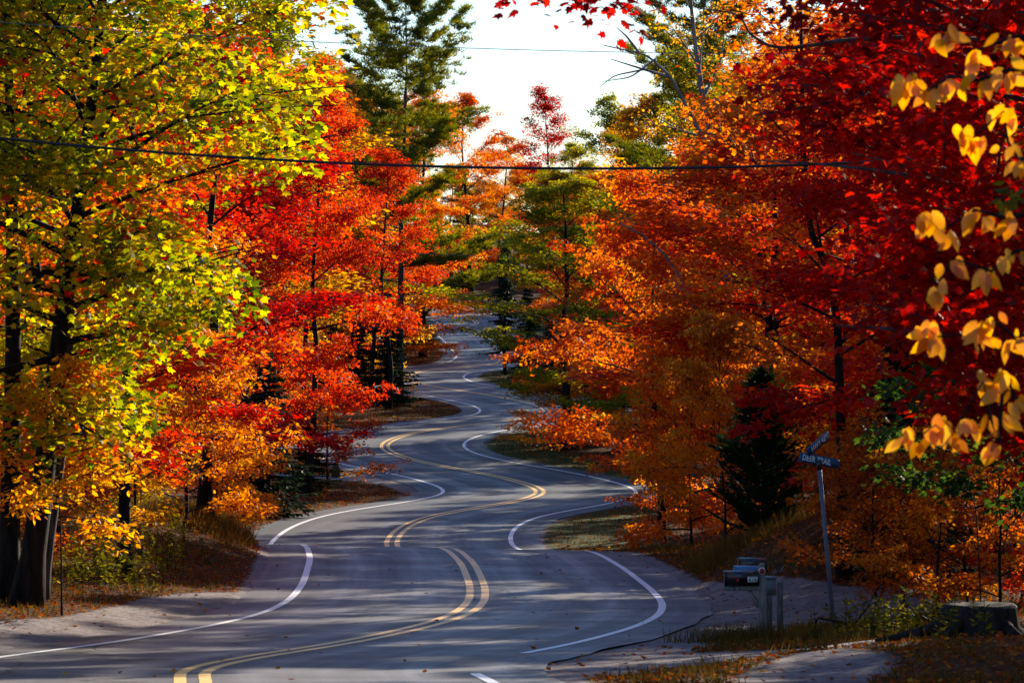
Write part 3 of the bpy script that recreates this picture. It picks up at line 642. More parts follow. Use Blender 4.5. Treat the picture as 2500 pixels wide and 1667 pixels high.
for (x_, y_, lf) in [(-12, 20, 'orange'), (-14, 30, 'olive'), (-11, 40, 'amber'), (-15, 46, 'scarlet'), (-12.5, 55, 'olive'), (-18, 60, 'orange'), (-13.5, 64, 'amber'), (-17, 74, 'olive'), (-14, 86, 'orange'), (-20, 88, 'scarlet'), (-10, 10, 'olive'), (-14, -6, 'orange'), (10, 4, 'amber'), (13, -10, 'olive'), (-11, -22, 'amber'), (11, -26, 'orange'), (9, 14, 'scarlet')]:
    sd = "left" if x_ < 0 else "right"
    plant("woodland_tree", f'maple{int(g0.integers(6))}', 0, y_, g0.uniform(13, 17), g0.uniform(3.4, 4.4), lf, zlab(sd, lf, y_, "outside the frame" if abs(x_) > .12 * y_ else "in the woods"), group=f"{lf} trees filling the woods {sd}", x=x_)
# far wood closing the view, and dim understorey along the edges
for k in range(16):
    u = 1060 + k * 34 + g0.uniform(-10, 10); zz = 455 + g0.uniform(0, 40)
    leaf = g0.choice(['spruce', 'olive', 'russet', 'amber']); key = f'spruce{k % 3}' if leaf == 'spruce' else f'maple{k % 6}'
    plant("woodland_tree", key, u, zz, g0.uniform(10, 14), 3.4 if leaf != 'spruce' else 2.8, leaf, f"{ {'spruce': 'dark evergreen', 'olive': 'olive green', 'russet': 'russet', 'amber': 'amber'}[leaf]} tree at the far end {'behind the last bend' if u < 1200 else 'under the gap of sky' if u < 1350 else 'right of the gap of sky' if u < 1480 else 'behind the right-hand maples'}", group=f"{leaf} trees at the far end")
for side, sg in (("left", -1), ("right", 1)):
    for z in np.arange(108, 420, 8.0):
        for off in (8.0, 11.5, 15):
            zz = z + g0.uniform(-2, 2); x = float(cx(zz)) + sg * (off + g0.uniform(-1, 1.2))
            if abs(x) > .125 * zz + 1 or abs(rdist(x, zz)) < 7.0: continue
            if abs(zz - 166) < 6 and sg < 0: continue
            if (sg < 0 and 172 < zz < 242) or (sg > 0 and 215 < zz < 300): continue
            if g0.random() < .3 or (sg > 0 and zz < 152): continue
            leaf = g0.choice(['russet', 'orange', 'olive', 'spruce', 'amber', 'deep_red'], p=[.25, .2, .2, .15, .1, .1])
            if leaf == 'spruce': key = f'spruce{int(g0.integers(3))}'; Hh = g0.uniform(2.5, 5); R = Hh * .28
            else: key = f'sap{int(g0.integers(4))}'; Hh = g0.uniform(2.6, 5.2); R = g0.uniform(1.5, 2.3)
            plant("understorey_shrub", key, U0, zz, Hh, R, leaf, f"{ {'russet': 'russet', 'orange': 'orange', 'olive': 'olive', 'spruce': 'dark evergreen', 'amber': 'amber', 'deep_red': 'deep red'}[leaf]} shrub {('close', 'set back', 'well back')[int(off > 10) + int(off > 13)]} {side} of the road {place(zz)}", cat="shrub", group=f"{leaf} shrubs of the understorey {side}", x=x); nf += 1
print("FILLERS", nf, "LOG", LOG)

# ------------------------------------------------------------------ individually shaped trees
def custom(name, base_u, z, pts, label, leaf, bark, tpl=KITE, x=None, cut=None, single=0, bare=(), **kw):
    """trunk polyline traced as (u, v) at depth z; first point stands on the ground"""
    b = np.array(at(base_u, z)); b[2] -= .06
    path = [np.zeros(3)] + [P3(u, v, z) + np.array([0, dy, 0]) - b for (u, v, dy) in pts]
    H = path[-1][2]
    c2 = None
    if cut is not None:
        def c2(CP):
            W = CP + b; u = U0 + W[:, 0] * F / W[:, 1]; v = V0 - (W[:, 2] - CAMZ) * F / W[:, 1]; return cut(u, v)
    if 'extra' in kw: kw['extra'] = [(P3(u, v, zz) - b, t) for (u, v, zz, t) in kw['extra']]
    wd, lv = broadleaf(kw.pop('seed', 5), H, kw.pop('R', 3), path=path, cut=c2, tpl=tpl, **kw)
    for br in bare:
        p = np.array([P3(u, v, z + dy) - b for (u, v, dy) in br[1]]); q = np.linspace(0, 1, len(p)); qq = np.linspace(0, 1, len(p) * 4)
        pp = np.stack([np.interp(qq, q, p[:, k]) for k in range(3)], -1); pp[1:-1] = (pp[:-2] + pp[1:-1] * 2 + pp[2:]) / 4
        wd.tube(pp, br[0] * (1 - .85 * qq) + .004, 5, False)
    o = empty(name, b); setp(o, label, "tree")
    wd.build("trunk", M[bark], o, True)
    P, D, N, S, Tn = lv
    if single:                                        # the leaves nearest to the camera are leaves of their own
        vis = np.where((np.abs((P[:, 0] + b[0]) * F / (P[:, 1] + b[1])) < 1245) & (P[:, 2] + b[2] < CAMZ + 3.5))[0]
        near = vis[np.argsort(P[vis, 1])[:single]]
        keep = np.ones(len(P), bool); keep[near] = False
        R_ = frames(D[near], N[near]); lm = []
        for q in range(5):
            lm.append(leaves_mesh("leaf", np.zeros((1, 3)), np.array([[0, 1., 0]]), np.array([[0, 0, 1.]]), np.ones(1), np.array([.18 + .15 * q]), tpl))
        for j, k in enumerate(near):
            lo = link("leaf", lm[int(np.clip((Tn[k] - .1) / .16, 0, 4))], M[leaf], o)
            A = np.eye(4); A[:3, :3] = R_[j] * S[k]; A[:3, 3] = P[k]; lo.matrix_local = Matrix(A.tolist())
        P, D, N, S, Tn = P[keep], D[keep], N[keep], S[keep], Tn[keep]
    setp(link("crown", leaves_mesh("crown", P, D, N, S, Tn, tpl), M[leaf], o), kind="stuff")
    return o
def red_cut(u, v):
    return (((v < 900) | ((v < 1080) & (u > 2330))) & ((u > 2150) | ((v < 290) & (u > 1860 + v * .35)) | ((v > 560) & (v < 900) & (u > 2120)))) | (v < -15)
def gap_left(u, v):
    return ~((u > 395) & (v > 470) & (v < 640)) & ~((u > 560) & (v > 470)) & (v < 1120) & ~((u > 300) & (v > 880)) & (u < 760)
custom("maple_tree", 62, 73, [(95, 1250, 0), (125, 1000, 0), (165, 680, 0), (195, 480, 0), (218, 300, 0), (250, 0, .2), (290, -300, .3)], "big gold and green maple with thick dark trunk filling the left edge",
       'maple_gold', 'bark', MAPLE, cut=gap_left, single=200, seed=11, R=4.9, r0=.23, cb=.28, nprim=44, nsec=7, nl=36, ls=.142, alt=.03, tmean=.52, tsd=.2, ncl=4, spread=.62, low=-.1, high=.8,
       bare=[(.07, [(165, 680, 0), (110, 660, 0), (75, 700, -.3), (20, 760, -.5)]), (.05, [(205, 420, 0), (280, 270, -.2), (380, 235, -.4), (500, 225, -.5)]), (.05, [(210, 360, 0), (260, 262, .2), (330, 262, .3)])])
custom("maple_tree", 20, 74, [(25, 1200, 0), (32, 900, 0), (30, 500, 0), (20, 100, 0), (10, -250, 0)], "dark bare trunk at the far left edge beside the big gold maple", 'maple_gold', 'bark', MAPLE, seed=12, R=3.0, r0=.20, cb=.6, nprim=12, nsec=4, nl=40, ls=.13, alt=.15, tmean=.5)
custom("maple_tree", 98, 75, [(128, 1250, 0), (147, 1130, 0), (160, 1000, 0), (180, 700, 0), (190, 300, 0)], "slender grey leaning trunk beside the big gold maple", 'orange', 'bark_mid', KITE, seed=13, R=1.8, r0=.115, cb=.55, nprim=8, nsec=4, nl=40, ls=.11)
custom("maple_tree", 302, 84, [(303, 1250, 0), (306, 1050, 0), (312, 800, 0), (322, 400, 0), (330, 150, 0)], "thin straight dark trunk in front of the orange beeches", 'orange', 'bark', KITE, seed=14, R=1.9, r0=.135, cb=.62, nprim=9, nsec=4, nl=46, ls=.12, cut=lambda u, v: (v < 800))
custom("beech_sapling", 150, 71, [(148, 1300, 0), (140, 1150, 0), (150, 960, 0), (160, 900, 0)], "young beech with glowing orange-yellow leaves before the dark trunks", 'orange', 'bark', OVAL, seed=15, R=1.25, r0=.018, cb=.38, nprim=12, nsec=4, nl=16, ls=.115, low=.0, high=.8, hang=.6, tmean=.7)
custom("maple_tree", 2062, 80, [(2052, 1000, 0), (2045, 800, 0), (2035, 690, 0), (2000, 610, 0), (1970, 540, .2), (1962, 300, .3), (1958, 60, .3), (1955, -160, .3)], "slim dark crooked trunk with thin red-orange leaves behind the street sign",
       'flame', 'bark', KITE, seed=16, R=2.4, r0=.115, cb=.25, nprim=22, nsec=5, nl=20, ls=.115, low=.35, high=.9)
custom("aspen_tree", 1802, 140, [(1785, 850, 0), (1765, 560, 0), (1742, 370, 0), (1716, 240, 0), (1692, 80, 0), (1680, -80, 0)], "grey leaning tree with bare branches reaching into the sky gap", 'amber', 'bark_grey', KITE, seed=17, R=2.6, r0=.27, cb=.5, nprim=11, nsec=4, nl=15, ls=.13,
       bare=[(.085, [(1742, 380, 0), (1690, 290, -.3), (1640, 190, -.5), (1580, 135, -.6), (1475, 112, -.8)]), (.06, [(1640, 190, -.5), (1570, 170, -.6), (1490, 145, -.8)]), (.05, [(1560, 130, -.6), (1530, 90, -.6), (1505, 68, -.6)]), (.05, [(1716, 240, 0), (1760, 150, .3), (1770, 60, .4)]),
             (.035, [(1600, 145, -.6), (1540, 190, -.8), (1470, 200, -1)]), (.03, [(1575, 170, -.6), (1500, 185, -.7), (1462, 215, -.7)])])
custom("dead_tree", 1812, 117, [(1780, 1000, 0), (1720, 800, 0), (1640, 636, 0), (1570, 575, 0), (1512, 545, 0)], "dead grey snag leaning left among the orange-gold leaves", 'amber', 'bark_grey', KITE, seed=18, R=1.0, r0=.12, cb=.5, nprim=4, nsec=2, nl=3, ls=.1)
custom("maple_tree", 2800, 42, [(2790, 900, 0), (2770, 500, 0), (2750, 100, 0), (2740, -300, 0), (2730, -800, 0)], "near dark red maple with grey branches filling the upper right corner",
       'deep_red', 'bark_mid', MAPLE, seed=19, R=3.6, r0=.20, cb=.20, nprim=40, nsec=7, nl=46, ls=.105, low=-.05, high=.85, asym=(-1, 0, .15), single=200, ncl=4, spread=.6, tmean=.36, cut=red_cut, extra=[(1375, -45, 43, .8), (1450, -42, 43.5, .8), (1545, -50, 43, .75)],
       bare=[(.028, [(2700, 120, 0), (2400, 98, 0), (2200, 92, .2), (2050, 100, .3), (1940, 118, .4), (1880, 115, .4), (1830, 85, .4), (1805, 35, .4), (1700, 20, .5)]), (.03, [(2720, 330, 0), (2500, 240, 0), (2300, 215, .1), (2200, 205, .2), (2110, 180, .3)]), (.022, [(2700, 500, 0), (2500, 380, -.2), (2420, 300, -.2), (2370, 265, -.2)]),
             (.03, [(2750, 60, 0), (2480, 30, 0), (2260, 25, 0), (2050, 5, .2)]), (.018, [(2300, 215, .1), (2150, 225, .2), (1950, 265, .3), (1840, 283, .3)])])
custom("maple_tree", 2400, 63.5, [(2385, 1250, 0), (2340, 1080, 0), (2300, 960, 0), (2285, 880, 0)], "dark green maple sapling right of the street sign", 'green', 'bark', MAPLE, seed=20, R=1.15, r0=.016, cb=.45, nprim=12, nsec=4, nl=14, ls=.11, low=.1, high=.7)
for (k, u, z, vt, R, lf, lb) in [(0, 2140, 72, 1040, 1.35, 'russet', "russet beech thicket just right of the sign post"), (1, 2290, 70, 1010, 1.4, 'orange', "orange beech thicket behind the old stump"), (2, 2440, 68, 980, 1.4, 'russet', "russet beech thicket at the right edge above the stump"),
                                 (3, 2050, 84, 1000, 1.4, 'orange', "orange beech sapling behind the sign post"), (0, 2200, 90, 880, 1.7, 'orange', "orange beech sapling deeper behind the sign post"), (1, 2370, 88, 850, 1.8, 'scarlet', "red sapling in the shade at the right"), (0, 2210, 74, 1130, 1.3, 'russet', "low russet thicket left of the stump"), (2, 2360, 73, 1120, 1.3, 'orange', "low orange thicket behind the stump"), (3, 2490, 75, 1080, 1.4, 'scarlet', "low red thicket at the right edge"), (1, 2110, 79, 1060, 1.3, 'russet', "low russet thicket behind the sign post"), (2, 1960, 100, 860, 1.7, 'flame', "flame orange sapling right behind the narrow cedar"), (3, 2480, 100, 700, 2.2, 'russet', "tall russet sapling at the right edge"),
                                 (2, 120, 84, 1000, 1.7, 'russet', "russet sapling behind the dark trunks at left"), (3, 30, 90, 900, 1.9, 'orange', "orange sapling at the left edge behind the trunks"), (0, 230, 98, 860, 2.0, 'olive', "olive sapling behind the thin straight trunk"), (1, 640, 118, 1010, 1.5, 'orange', "orange sapling at the lip of the left bank")]:
    T("beech_sapling", f'sap{k}', u, z, vt, R, lf, lb)
for (k, u, z, vt, R, lf, lb) in [(0, 130, 88, -150, 3.6, 'scarlet', "scarlet maple glimpsed behind the big gold maple"), (3, 330, 118, -100, 4.0, 'scarlet', "scarlet maple between the big gold maple and the crimson one"), (4, 40, 112, -120, 4.0, 'orange', "orange maple at the left edge behind the gold one"),
                                 (5, 2330, 108, -120, 3.9, 'scarlet', "scarlet maple glimpsed behind the near dark red one"), (4, 2080, 112, -40, 3.4, 'orange', "orange maple behind the slim crooked trunk"), (2, 1900, 116, 120, 3.0, 'scarlet', "red-orange maple left of the slim crooked trunk")]:
    T("maple_tree", f'maple{k}', u, z, vt, R, lf, lb)

# near branch of big yellow leaves, trunk just outside the frame
def yellow_tree():
    z = 26.0; b = np.array(at(2700, z)); o = empty("beech_tree", b); setp(o, "near beech with large drooping yellow leaves at the right edge", "tree")
    g = np.random.default_rng(77); w_ = MB(); tr = [P3(2700, v, z) + np.array([.02 * k, 0, 0]) - b for k, v in enumerate((1500, 1000, 500, 0, -400))]; w_.tube([np.zeros(3)] + tr, [.07, .06, .05, .04, .03, .015], 8)
    o1 = np.array([[0, 0, 0], [-.17, .12, -.02], [-.27, .33, -.05], [-.27, .55, -.07], [-.17, .78, -.10], [0, 1.05, -.17], [.17, .78, -.10], [.27, .55, -.07], [.27, .33, -.05], [.17, .12, -.02], [0, .35, .015], [0, .7, -.03]])
    tpl = (o1, [(0, 10, 2, 1), (10, 11, 4, 3, 2), (11, 5, 4), (0, 9, 8, 10), (10, 8, 7, 6, 11), (11, 6, 5)])
    lm = [leaves_mesh("leaf", np.zeros((1, 3)), np.array([[0, 1., 0]]), np.array([[0, 0, 1.]]), np.ones(1), np.array([t]), tpl) for t in (.05, .35, .6, .95)]
    tw = [[(2310, 110), (2390, 150), (2470, 120)], [(2190, 240), (2220, 205), (2265, 250), (2320, 215), (2390, 225), (2460, 200)], [(2350, 350), (2385, 355), (2460, 375), (2450, 300), (2490, 420)], [(2260, 555), (2300, 590), (2380, 540), (2450, 560)],
          [(2290, 720), (2330, 660), (2420, 690), (2480, 640)], [(2270, 835), (2290, 850), (2390, 840), (2410, 800), (2480, 850)], [(2210, 1080), (2245, 1095), (2300, 1050), (2335, 1085), (2350, 1045), (2420, 1050), (2440, 1110), (2400, 960), (2450, 930), (2480, 1000)]]
    for q in tw:
        zz = z + g.uniform(-.5, .5); ue, ve = q[-1]; p_ = [P3(u, v - 28, zz) for (u, v) in sorted(q)]; p_.append(P3(2700, np.mean([v for _, v in q]) - 60, z)); p_ = np.array(p_) - b
        w_.tube(p_, np.linspace(.004, .016, len(p_)), 5, False)
        for (u, v) in q:
            for _ in range(int(g.integers(4, 9))):
                lo = link("leaf", lm[int(g.choice(4, p=[.12, .3, .4, .18]))], M['yellow_big'], o)
                d = np.array([g.normal(0, .6), g.normal(0, .5), -1.0 + g.normal(0, .35)]); n_ = np.array([g.normal(0, .7), -1.0, g.normal(.35, .4)])
                A = np.eye(4); A[:3, :3] = frames(d[None], n_[None])[0] * g.uniform(.085, .155); A[:3, 3] = P3(u + g.normal(0, 14), v - 25 + g.normal(0, 12), zz + g.normal(0, .06)) - b
                lo.matrix_local = Matrix(A.tolist())
    w_.build("trunk", M['bark'], o, True)
yellow_tree()

# ------------------------------------------------------------------ street sign, mailboxes, milk can, stump
def text_mesh(txt, size, name="lettering", sx=1.0):
    c = bpy.data.curves.new(name, 'FONT'); c.body = txt; c.size = size; c.align_x = 'CENTER'; c.align_y = 'CENTER'; c.extrude = .0008; c.offset = .0018 if len(txt) > 3 else 0.0; c.resolution_u = 2
    t = bpy.data.objects.new(name, c); COL.objects.link(t); bpy.context.view_layer.update()
    me = bpy.data.meshes.new_from_object(t.evaluated_get(bpy.context.evaluated_depsgraph_get())); bpy.data.objects.remove(t)
    me.materials.clear(); me.name = name
    if sx != 1.0: me.transform(Matrix.Diagonal((sx, 1, 1, 1)))
    return me
zs = 66.5; sb = np.array(at(2039, zs)); sb[2] -= .05
sign = empty("street_sign", sb); setp(sign, "leaning street name sign with two blades on a thin steel post beside the gravel", "street sign")
topp = P3(2001, 1142, zs) - sb; lean = unit(topp)
MB().tube([np.zeros(3), topp * .5, topp], .035, 10).build("post", M['galv'], sign, True)
MB().box(topp + lean * .045, (.075, .075, .15)).build("bracket", M['black_paint'], sign)
def blade(cu, cv, L_, h_, roll, yaw, txt, tsz, lift, off, tsx):
    c = P3(cu, cv, zs) - sb
    me = MB()
    n = 5; r = .035; pr = []
    for (ex, ez, a0) in ((L_ / 2 - r, h_ / 2 - r, 0), (-L_ / 2 + r, h_ / 2 - r, 90), (-L_ / 2 + r, -h_ / 2 + r, 180), (L_ / 2 - r, -h_ / 2 + r, 270)):
        for k in range(n): a = math.radians(a0 + 90 * k / (n - 1)); pr.append((ex + r * math.cos(a), ez + r * math.sin(a)))
    m = len(pr); V_ = [(x, -.004, z_) for x, z_ in pr] + [(x, .004, z_) for x, z_ in pr]
    me.add(V_, [tuple(range(m)), tuple(range(2 * m - 1, m - 1, -1))] + [(k, k + m, (k + 1) % m + m, (k + 1) % m) for k in range(m)])
    o = me.build("sign_blade", M['sign_green'], sign); o.location = c; o.rotation_euler = (0, math.radians(roll), math.radians(yaw))
    t = link("lettering", text_mesh(txt, tsz, sx=tsx), M['white_paint'], o); t.rotation_euler = (math.radians(90), 0, 0); t.location = (off, -.0062, 0)
    return o
blade(2000, 1124, .64, .145, 10.5, -12, "DEER TRAIL", .125, 0, -.035, .70)
blade(1998, 1083, .62, .145, -27, 48, "HWY 42", .125, 0, .0, .85)

def box_body(L_, W_, H_, k=10):
    m = MB(); pr = [(-W_ / 2, 0), (W_ / 2, 0)] + [(W_ / 2 * math.cos(a), H_ - W_ / 2 + W_ / 2 * math.sin(a)) for a in np.linspace(0, math.pi, k)]
    n = len(pr); V_ = [(-L_ / 2, y, z_) for y, z_ in pr] + [(L_ / 2, y, z_) for y, z_ in pr]
    m.add(V_, [tuple(range(n - 1, -1, -1)), tuple(range(n, 2 * n))] + [(j, j + n, (j + 1) % n + n, (j + 1) % n)[::-1] for j in range(n)]); return m
def mailbox(label, u, z, vtop_post, body_u, body_v, L_, mat, post='wood_grey', number=None, brace=True, refl=False, box=False, flagup=False):
    b = np.array(at(u, z)); b[2] -= .08; o = empty("mailbox", b); setp(o, label, "mailbox", None)
    t = P3(u, vtop_post, z) - b; MB().box((0, 0, t[2] / 2), (.095, .095, t[2])).build("post", M[post], o)
    q = P3(body_u, body_v, z) - b                       # centre of the body's underside
    by = -.02
    bd = box_body(L_, .175, .235).build("body", M[mat], o); bd.location = (q[0], by, q[2])
    dr = box_body(.012, .186, .243).build("door", M[mat], o); dr.location = (q[0] - L_ / 2 - .006, by, q[2] - .004)
    MB().box((0, 0, 0), (.02, .03, .016)).build("door_handle", M['galv'], dr).location = (-.014, 0, .22)
    MB().box((q[0] - .02, by, q[2] - .045), (L_ + .02, .085, .07)).build("arm", M[post], o)
    if brace:
        a = np.array([q[0] + .12, 0, q[2] - .08]); c = np.array([-.04, 0, q[2] - .34]); MB().tube([a, c], .034, 4).build("brace", M[post], o)
    f = MB().box((0, 0, .05), (.018, .006, .12)).box((.035, 0, .105), (.07, .006, .04)).build("flag", M['red_paint'], o)
    f.location = (q[0] - .17, by - .0925, q[2] + .125); f.rotation_euler = (0, math.radians(0 if flagup else 90), 0)
    if number:
        pl = MB().box((0, 0, 0), (.155, .004, .085)).build("number_plate", M['white_paint'], o); pl.location = (q[0] + .165, by - .091, q[2] + .10)
        tx = link("digits", text_mesh(number, .098, "digits", .92), M['black_paint'], pl); tx.rotation_euler = (math.radians(90), 0, 0); tx.location = (0, -.0035, -.002)
    if refl:
        rr = MB().tube([(0, -.004, 0), (0, .012, 0)], .056, 20).build("reflector_rim", M['white_paint'], o); rr.location = (0, -.062, t[2] - .07)
        r2 = MB().tube([(0, -.004, 0), (0, .003, 0)], .043, 20).build("reflector", M['red_paint'], o); r2.location = (0, -.0735, t[2] - .07)
        MB().lathe([(.0475, 0), (.045, .025), (.03, .045), (.008, .052)], 12, (0, 0, t[2])).build("post_cap", M['wood_grey'], o, True)
    return o
mailbox("black mailbox numbered 474 on a grey post with round red reflector", 1860, 66.8, 1382, 1811, 1429, .52, 'black_paint', number="474", refl=True)
mailbox("blue-topped mailbox half hidden behind the black numbered one", 1878, 68.0, 1440, 1826, 1416, .42, 'blue_paint', post='wood_dark', brace=False)
mailbox("dark mailbox standing highest at the back of the mailbox row", 1905, 69.4, 1422, 1838, 1396, .46, 'black_paint', post='wood_dark', brace=False)
b = np.array(at(1880, 67.4)); nb = empty("newspaper_box", P3(1882, 1453, 67.5)); setp(nb, "small grey delivery box fixed beside the black mailbox post", "delivery box")
MB().box((0, 0, .14), (.165, .22, .27)).build("box", M['grey_plastic'], nb)
MB().box((0, 0, .285), (.185, .26, .022)).build("lid", M['grey_plastic'], nb)
MB().tube([(.05, 0, .29), (.07, .0, .40), (.16, .02, .37), (.20, .02, .46)], [.014, .014, .012, .008], 5).build("metal_flag", M['galv'], nb)

bx, by_ = unp(820, 1163, VA); mc = empty("mailbox", (bx, by_, gz(bx, by_) - .02)); setp(mc, "blue mailbox on a post set in a rusty milk can by the driveway", "mailbox")
MB().lathe([(.15, 0), (.165, .02), (.165, .33), (.15, .40), (.095, .47), (.09, .52), (.115, .56), (.115, .58)], 20).build("milk_can", M['rust'], mc, True)
MB().box((0, 0, .80), (.07, .07, .46)).build("post", M['wood_grey'], mc)
bd = box_body(.44, .17, .20).build("body", M['blue_paint'], mc); bd.location = (.06, 0, 1.03)
MB().box((.28 + .007, 0, 1.12), (.012, .165, .15)).build("door", M['white_paint'], mc)

g1 = np.random.default_rng(5)
sx_, sy_, sz_ = at(2400, 60); st = empty("tree_stump", (sx_, sy_, sz_ - .05)); setp(st, "low dark tree stump with flared roots at the bottom right", "stump")
ph = g1.uniform(0, 6.28, 5)
wob = lambda t, z_: 1 + .10 * math.sin(3 * t + ph[0]) + .06 * math.sin(7 * t + ph[1]) + max(0, .22 - z_) * (.9 + .9 * math.sin(5 * t + ph[2]))
MB().lathe([(.66, 0), (.60, .08), (.55, .2), (.53, .36), (.52, .46), (.47, .50), (.30, .47), (.05, .46)], 36, wob=wob).build("stump", M['stump'], st, True)
for (a, L_) in ((3.3, .95), (3.9, .7), (2.6, .6), (5.2, .7)):
    d = np.array([math.cos(a), math.sin(a), 0]); MB().tube([d * .42 + [0, 0, .30], d * .65 + [0, 0, .17], d * (.6 + L_ * .5) + [0, 0, .08], d * (.6 + L_) + [0, 0, .0]], [.12, .10, .07, .03], 7).build("root", M['stump'], st, True)
fb = empty("fallen_branch", P3(1998, 1508, 65.2)); setp(fb, "fallen dark branch lying behind the street sign post", "branch")
o0 = P3(1998, 1508, 65.2)
w_ = MB()
for pts, r in (([(1992, 1520), (1998, 1508), (2060, 1520), (2120, 1532), (2190, 1548)], .022), ([(2085, 1526), (2120, 1480), (2150, 1425)], .013), ([(2120, 1482), (2135, 1470), (2160, 1465)], .008), ([(2060, 1522), (2110, 1550), (2140, 1560)], .012)):
    w_.tube([P3(u, v, 65.2) - o0 for u, v in pts], np.linspace(r, r * .4, len(pts)), 5)
w_.build("branch", M['bark'], fb)

# ------------------------------------------------------------------ overhead cables and their poles
def pole(x, y, h, label, arm):
    z0 = gz(x, y) - .1; o = empty("utility_pole", (x, y, z0)); setp(o, label, "utility pole")
    MB().tube([(0, 0, 0), (0, 0, h)], [.15, .11], 10).build("pole", M['wood_dark'], o, True)
    MB().box((0, 0, arm - z0), (.10, .5, .10)).build("crossarm", M['wood_dark'], o)
def cable(label, z, f, u0, u1, r, mat, n=60):
    us = np.linspace(u0, u1, n); pts = np.array([P3(u, f(u), z) for u in us]); b = pts[0].copy()
    o = MB().tube(pts - b, r, 6).build("overhead_cable", M[mat], None, True); o.location = b; setp(o, label, "cable")
for u, lb, vv in ((-500, "utility pole left of the frame carrying the thick cable", 278), (2900, "utility pole right of the frame carrying the thick cable", 338)):
    p = P3(u, vv, 60); pole(p[0], p[1] , 10.5, lb, p[2])
cable("thick black cable sagging across the whole view", 60, lambda u: 412 - 3.52e-5 * (u - 1450) ** 2, -500, 2900, .022, 'cable')
cable("thin pale wire high across the sky gap", 60.2, lambda u: 133 - 1.95e-5 * (u - 2000) ** 2, -500, 2900, .006, 'wire')
for z, l0, sl in ((212, (850, 612), .042), (176, (950, 722), .058)):
    for sgn, nm in ((-1, "left"), (1, "right")):
        u = U0 + sgn * 13.5 * F / z; pole(sgn * 13.5, z, 9.0 if z > 200 else 8.0, f"utility pole hidden in the {nm} woods {'beyond' if z > 200 else 'before'} the second bend", CAMZ - (l0[1] + (u - l0[0]) * sl - V0) * z / F)
    ua, ub = U0 - 13.5 * F / z, U0 + 13.5 * F / z
    cable("thin wire crossing the road above the " + ("far bends" if z > 200 else "dark spruces"), z, lambda u: l0[1] + (u - l0[0]) * sl, ua, ub, .011, 'wire')
    if z < 200: cable("lower thin wire crossing in front of the far bend", z, lambda u: 800 + (u - 930) * .058, ua, ub, .009, 'wire')

# ------------------------------------------------------------------ ground cover
def scatter(n, x0, x1, y0, y1, seed, ok):
    g = np.random.default_rng(seed); x = g.uniform(x0, x1, n); y = g.uniform(y0, y1, n); k = ok(x, y, g); x, y = x[k], y[k]
    return x, y, ground(x, y), g
def gravelness(x, y):
    m = np.full(x.shape, -9.)
    for pol in (LAYBY, PATCH, LSTRIP, DRIVE): m = np.maximum(m, poly_sd(x, y, pol))
    return m
def litter_ok(x, y, g): 
    d = np.abs(rdist(x, y)); return ((d > 4.7) & (gravelness(x, y) < .05)) | ((d > 4.5) & (g.random(len(x)) < .05)) | (g.random(len(x)) < .0035)
x, y, z, g = scatter(95000, -13, 13, 48, 114, 41, litter_ok); n = len(x)
onr = np.abs(rdist(x, y)) < 4.45; z = np.where(onr, roadxy(x, y), z)
th = g.uniform(0, 6.28, n); D = np.stack([np.cos(th), np.sin(th), g.normal(.1, .25, n)], -1); N = np.stack([g.normal(0, .35, n), g.normal(0, .35, n), np.ones(n)], -1)
setp(link("fallen_leaves", leaves_mesh("fallen_leaves", np.stack([x, y, z + .025], -1), D, N, g.uniform(.06, .12, n), np.clip(g.normal(.5, .22, n), 0, 1), KITE), M['litter']), "fallen red and brown leaves covering the verges", "leaves", kind="stuff")
xv, yv, zv, gq = scatter(110000, -15, 13, 114, 340, 46, lambda x, y, g: (np.abs(rdist(x, y)) > 4.6) & (np.abs(rdist(x, y)) < 13) & ((rdist(x, y) < 0) | (g.random(len(x)) < .25)) & (gravelness(x, y) < 0)); n = len(xv)
th = gq.uniform(0, 6.28, n); D = np.stack([np.cos(th), np.sin(th), gq.normal(.1, .25, n)], -1); N = np.stack([gq.normal(0, .35, n), gq.normal(0, .35, n), np.ones(n)], -1)
setp(link("far_fallen_leaves", leaves_mesh("far_fallen_leaves", np.stack([xv, yv, zv + .03], -1), D, N, gq.uniform(.10, .17, n), np.clip(gq.normal(.45, .2, n), 0, 1), KITE), M['litter']), "rusty fallen leaves on the verges of the far bends", "leaves", kind="stuff")
def grass_ok(x, y, g):
    d = np.abs(rdist(x, y)); return (d > 4.75 + g.uniform(0, .5, len(x))) & (d < 10) & (gravelness(x, y) < -.05) & (bumpn(x * 1.7, y * 1.3) + g.normal(0, .3, len(x)) > -.15)
def blades(name, label, x, y, z, g, h0, h1, t0, wid=1.0):
    n = len(x); D = np.stack([g.normal(0, .35, n), g.normal(0, .35, n), np.ones(n)], -1); N = np.stack([g.normal(0, 1, n), -np.abs(g.normal(0, 1, n)), np.zeros(n)], -1)
    tpl = (BLADE[0] * np.array([wid, 1, 1]), BLADE[1])
    setp(link(name, leaves_mesh(name, np.stack([x, y, z - .01], -1), D, N, g.uniform(h0, h1, n), np.clip(g.normal(t0, .22, n), 0, 1), tpl), M['grass']), label, "grass", kind="stuff")
x, y, z, g = scatter(120000, -13, 13, 48, 112, 42, grass_ok); blades("verge_grass", "dry short grass along the near verges", x, y, z, g, .07, .22, .6)
x, y, z, g = scatter(240000, -14, 14, 118, 330, 43, grass_ok); blades("far_verge_grass", "short olive grass on the verges of the far bends", x, y, z, g, .05, .12, .42, 2.2)
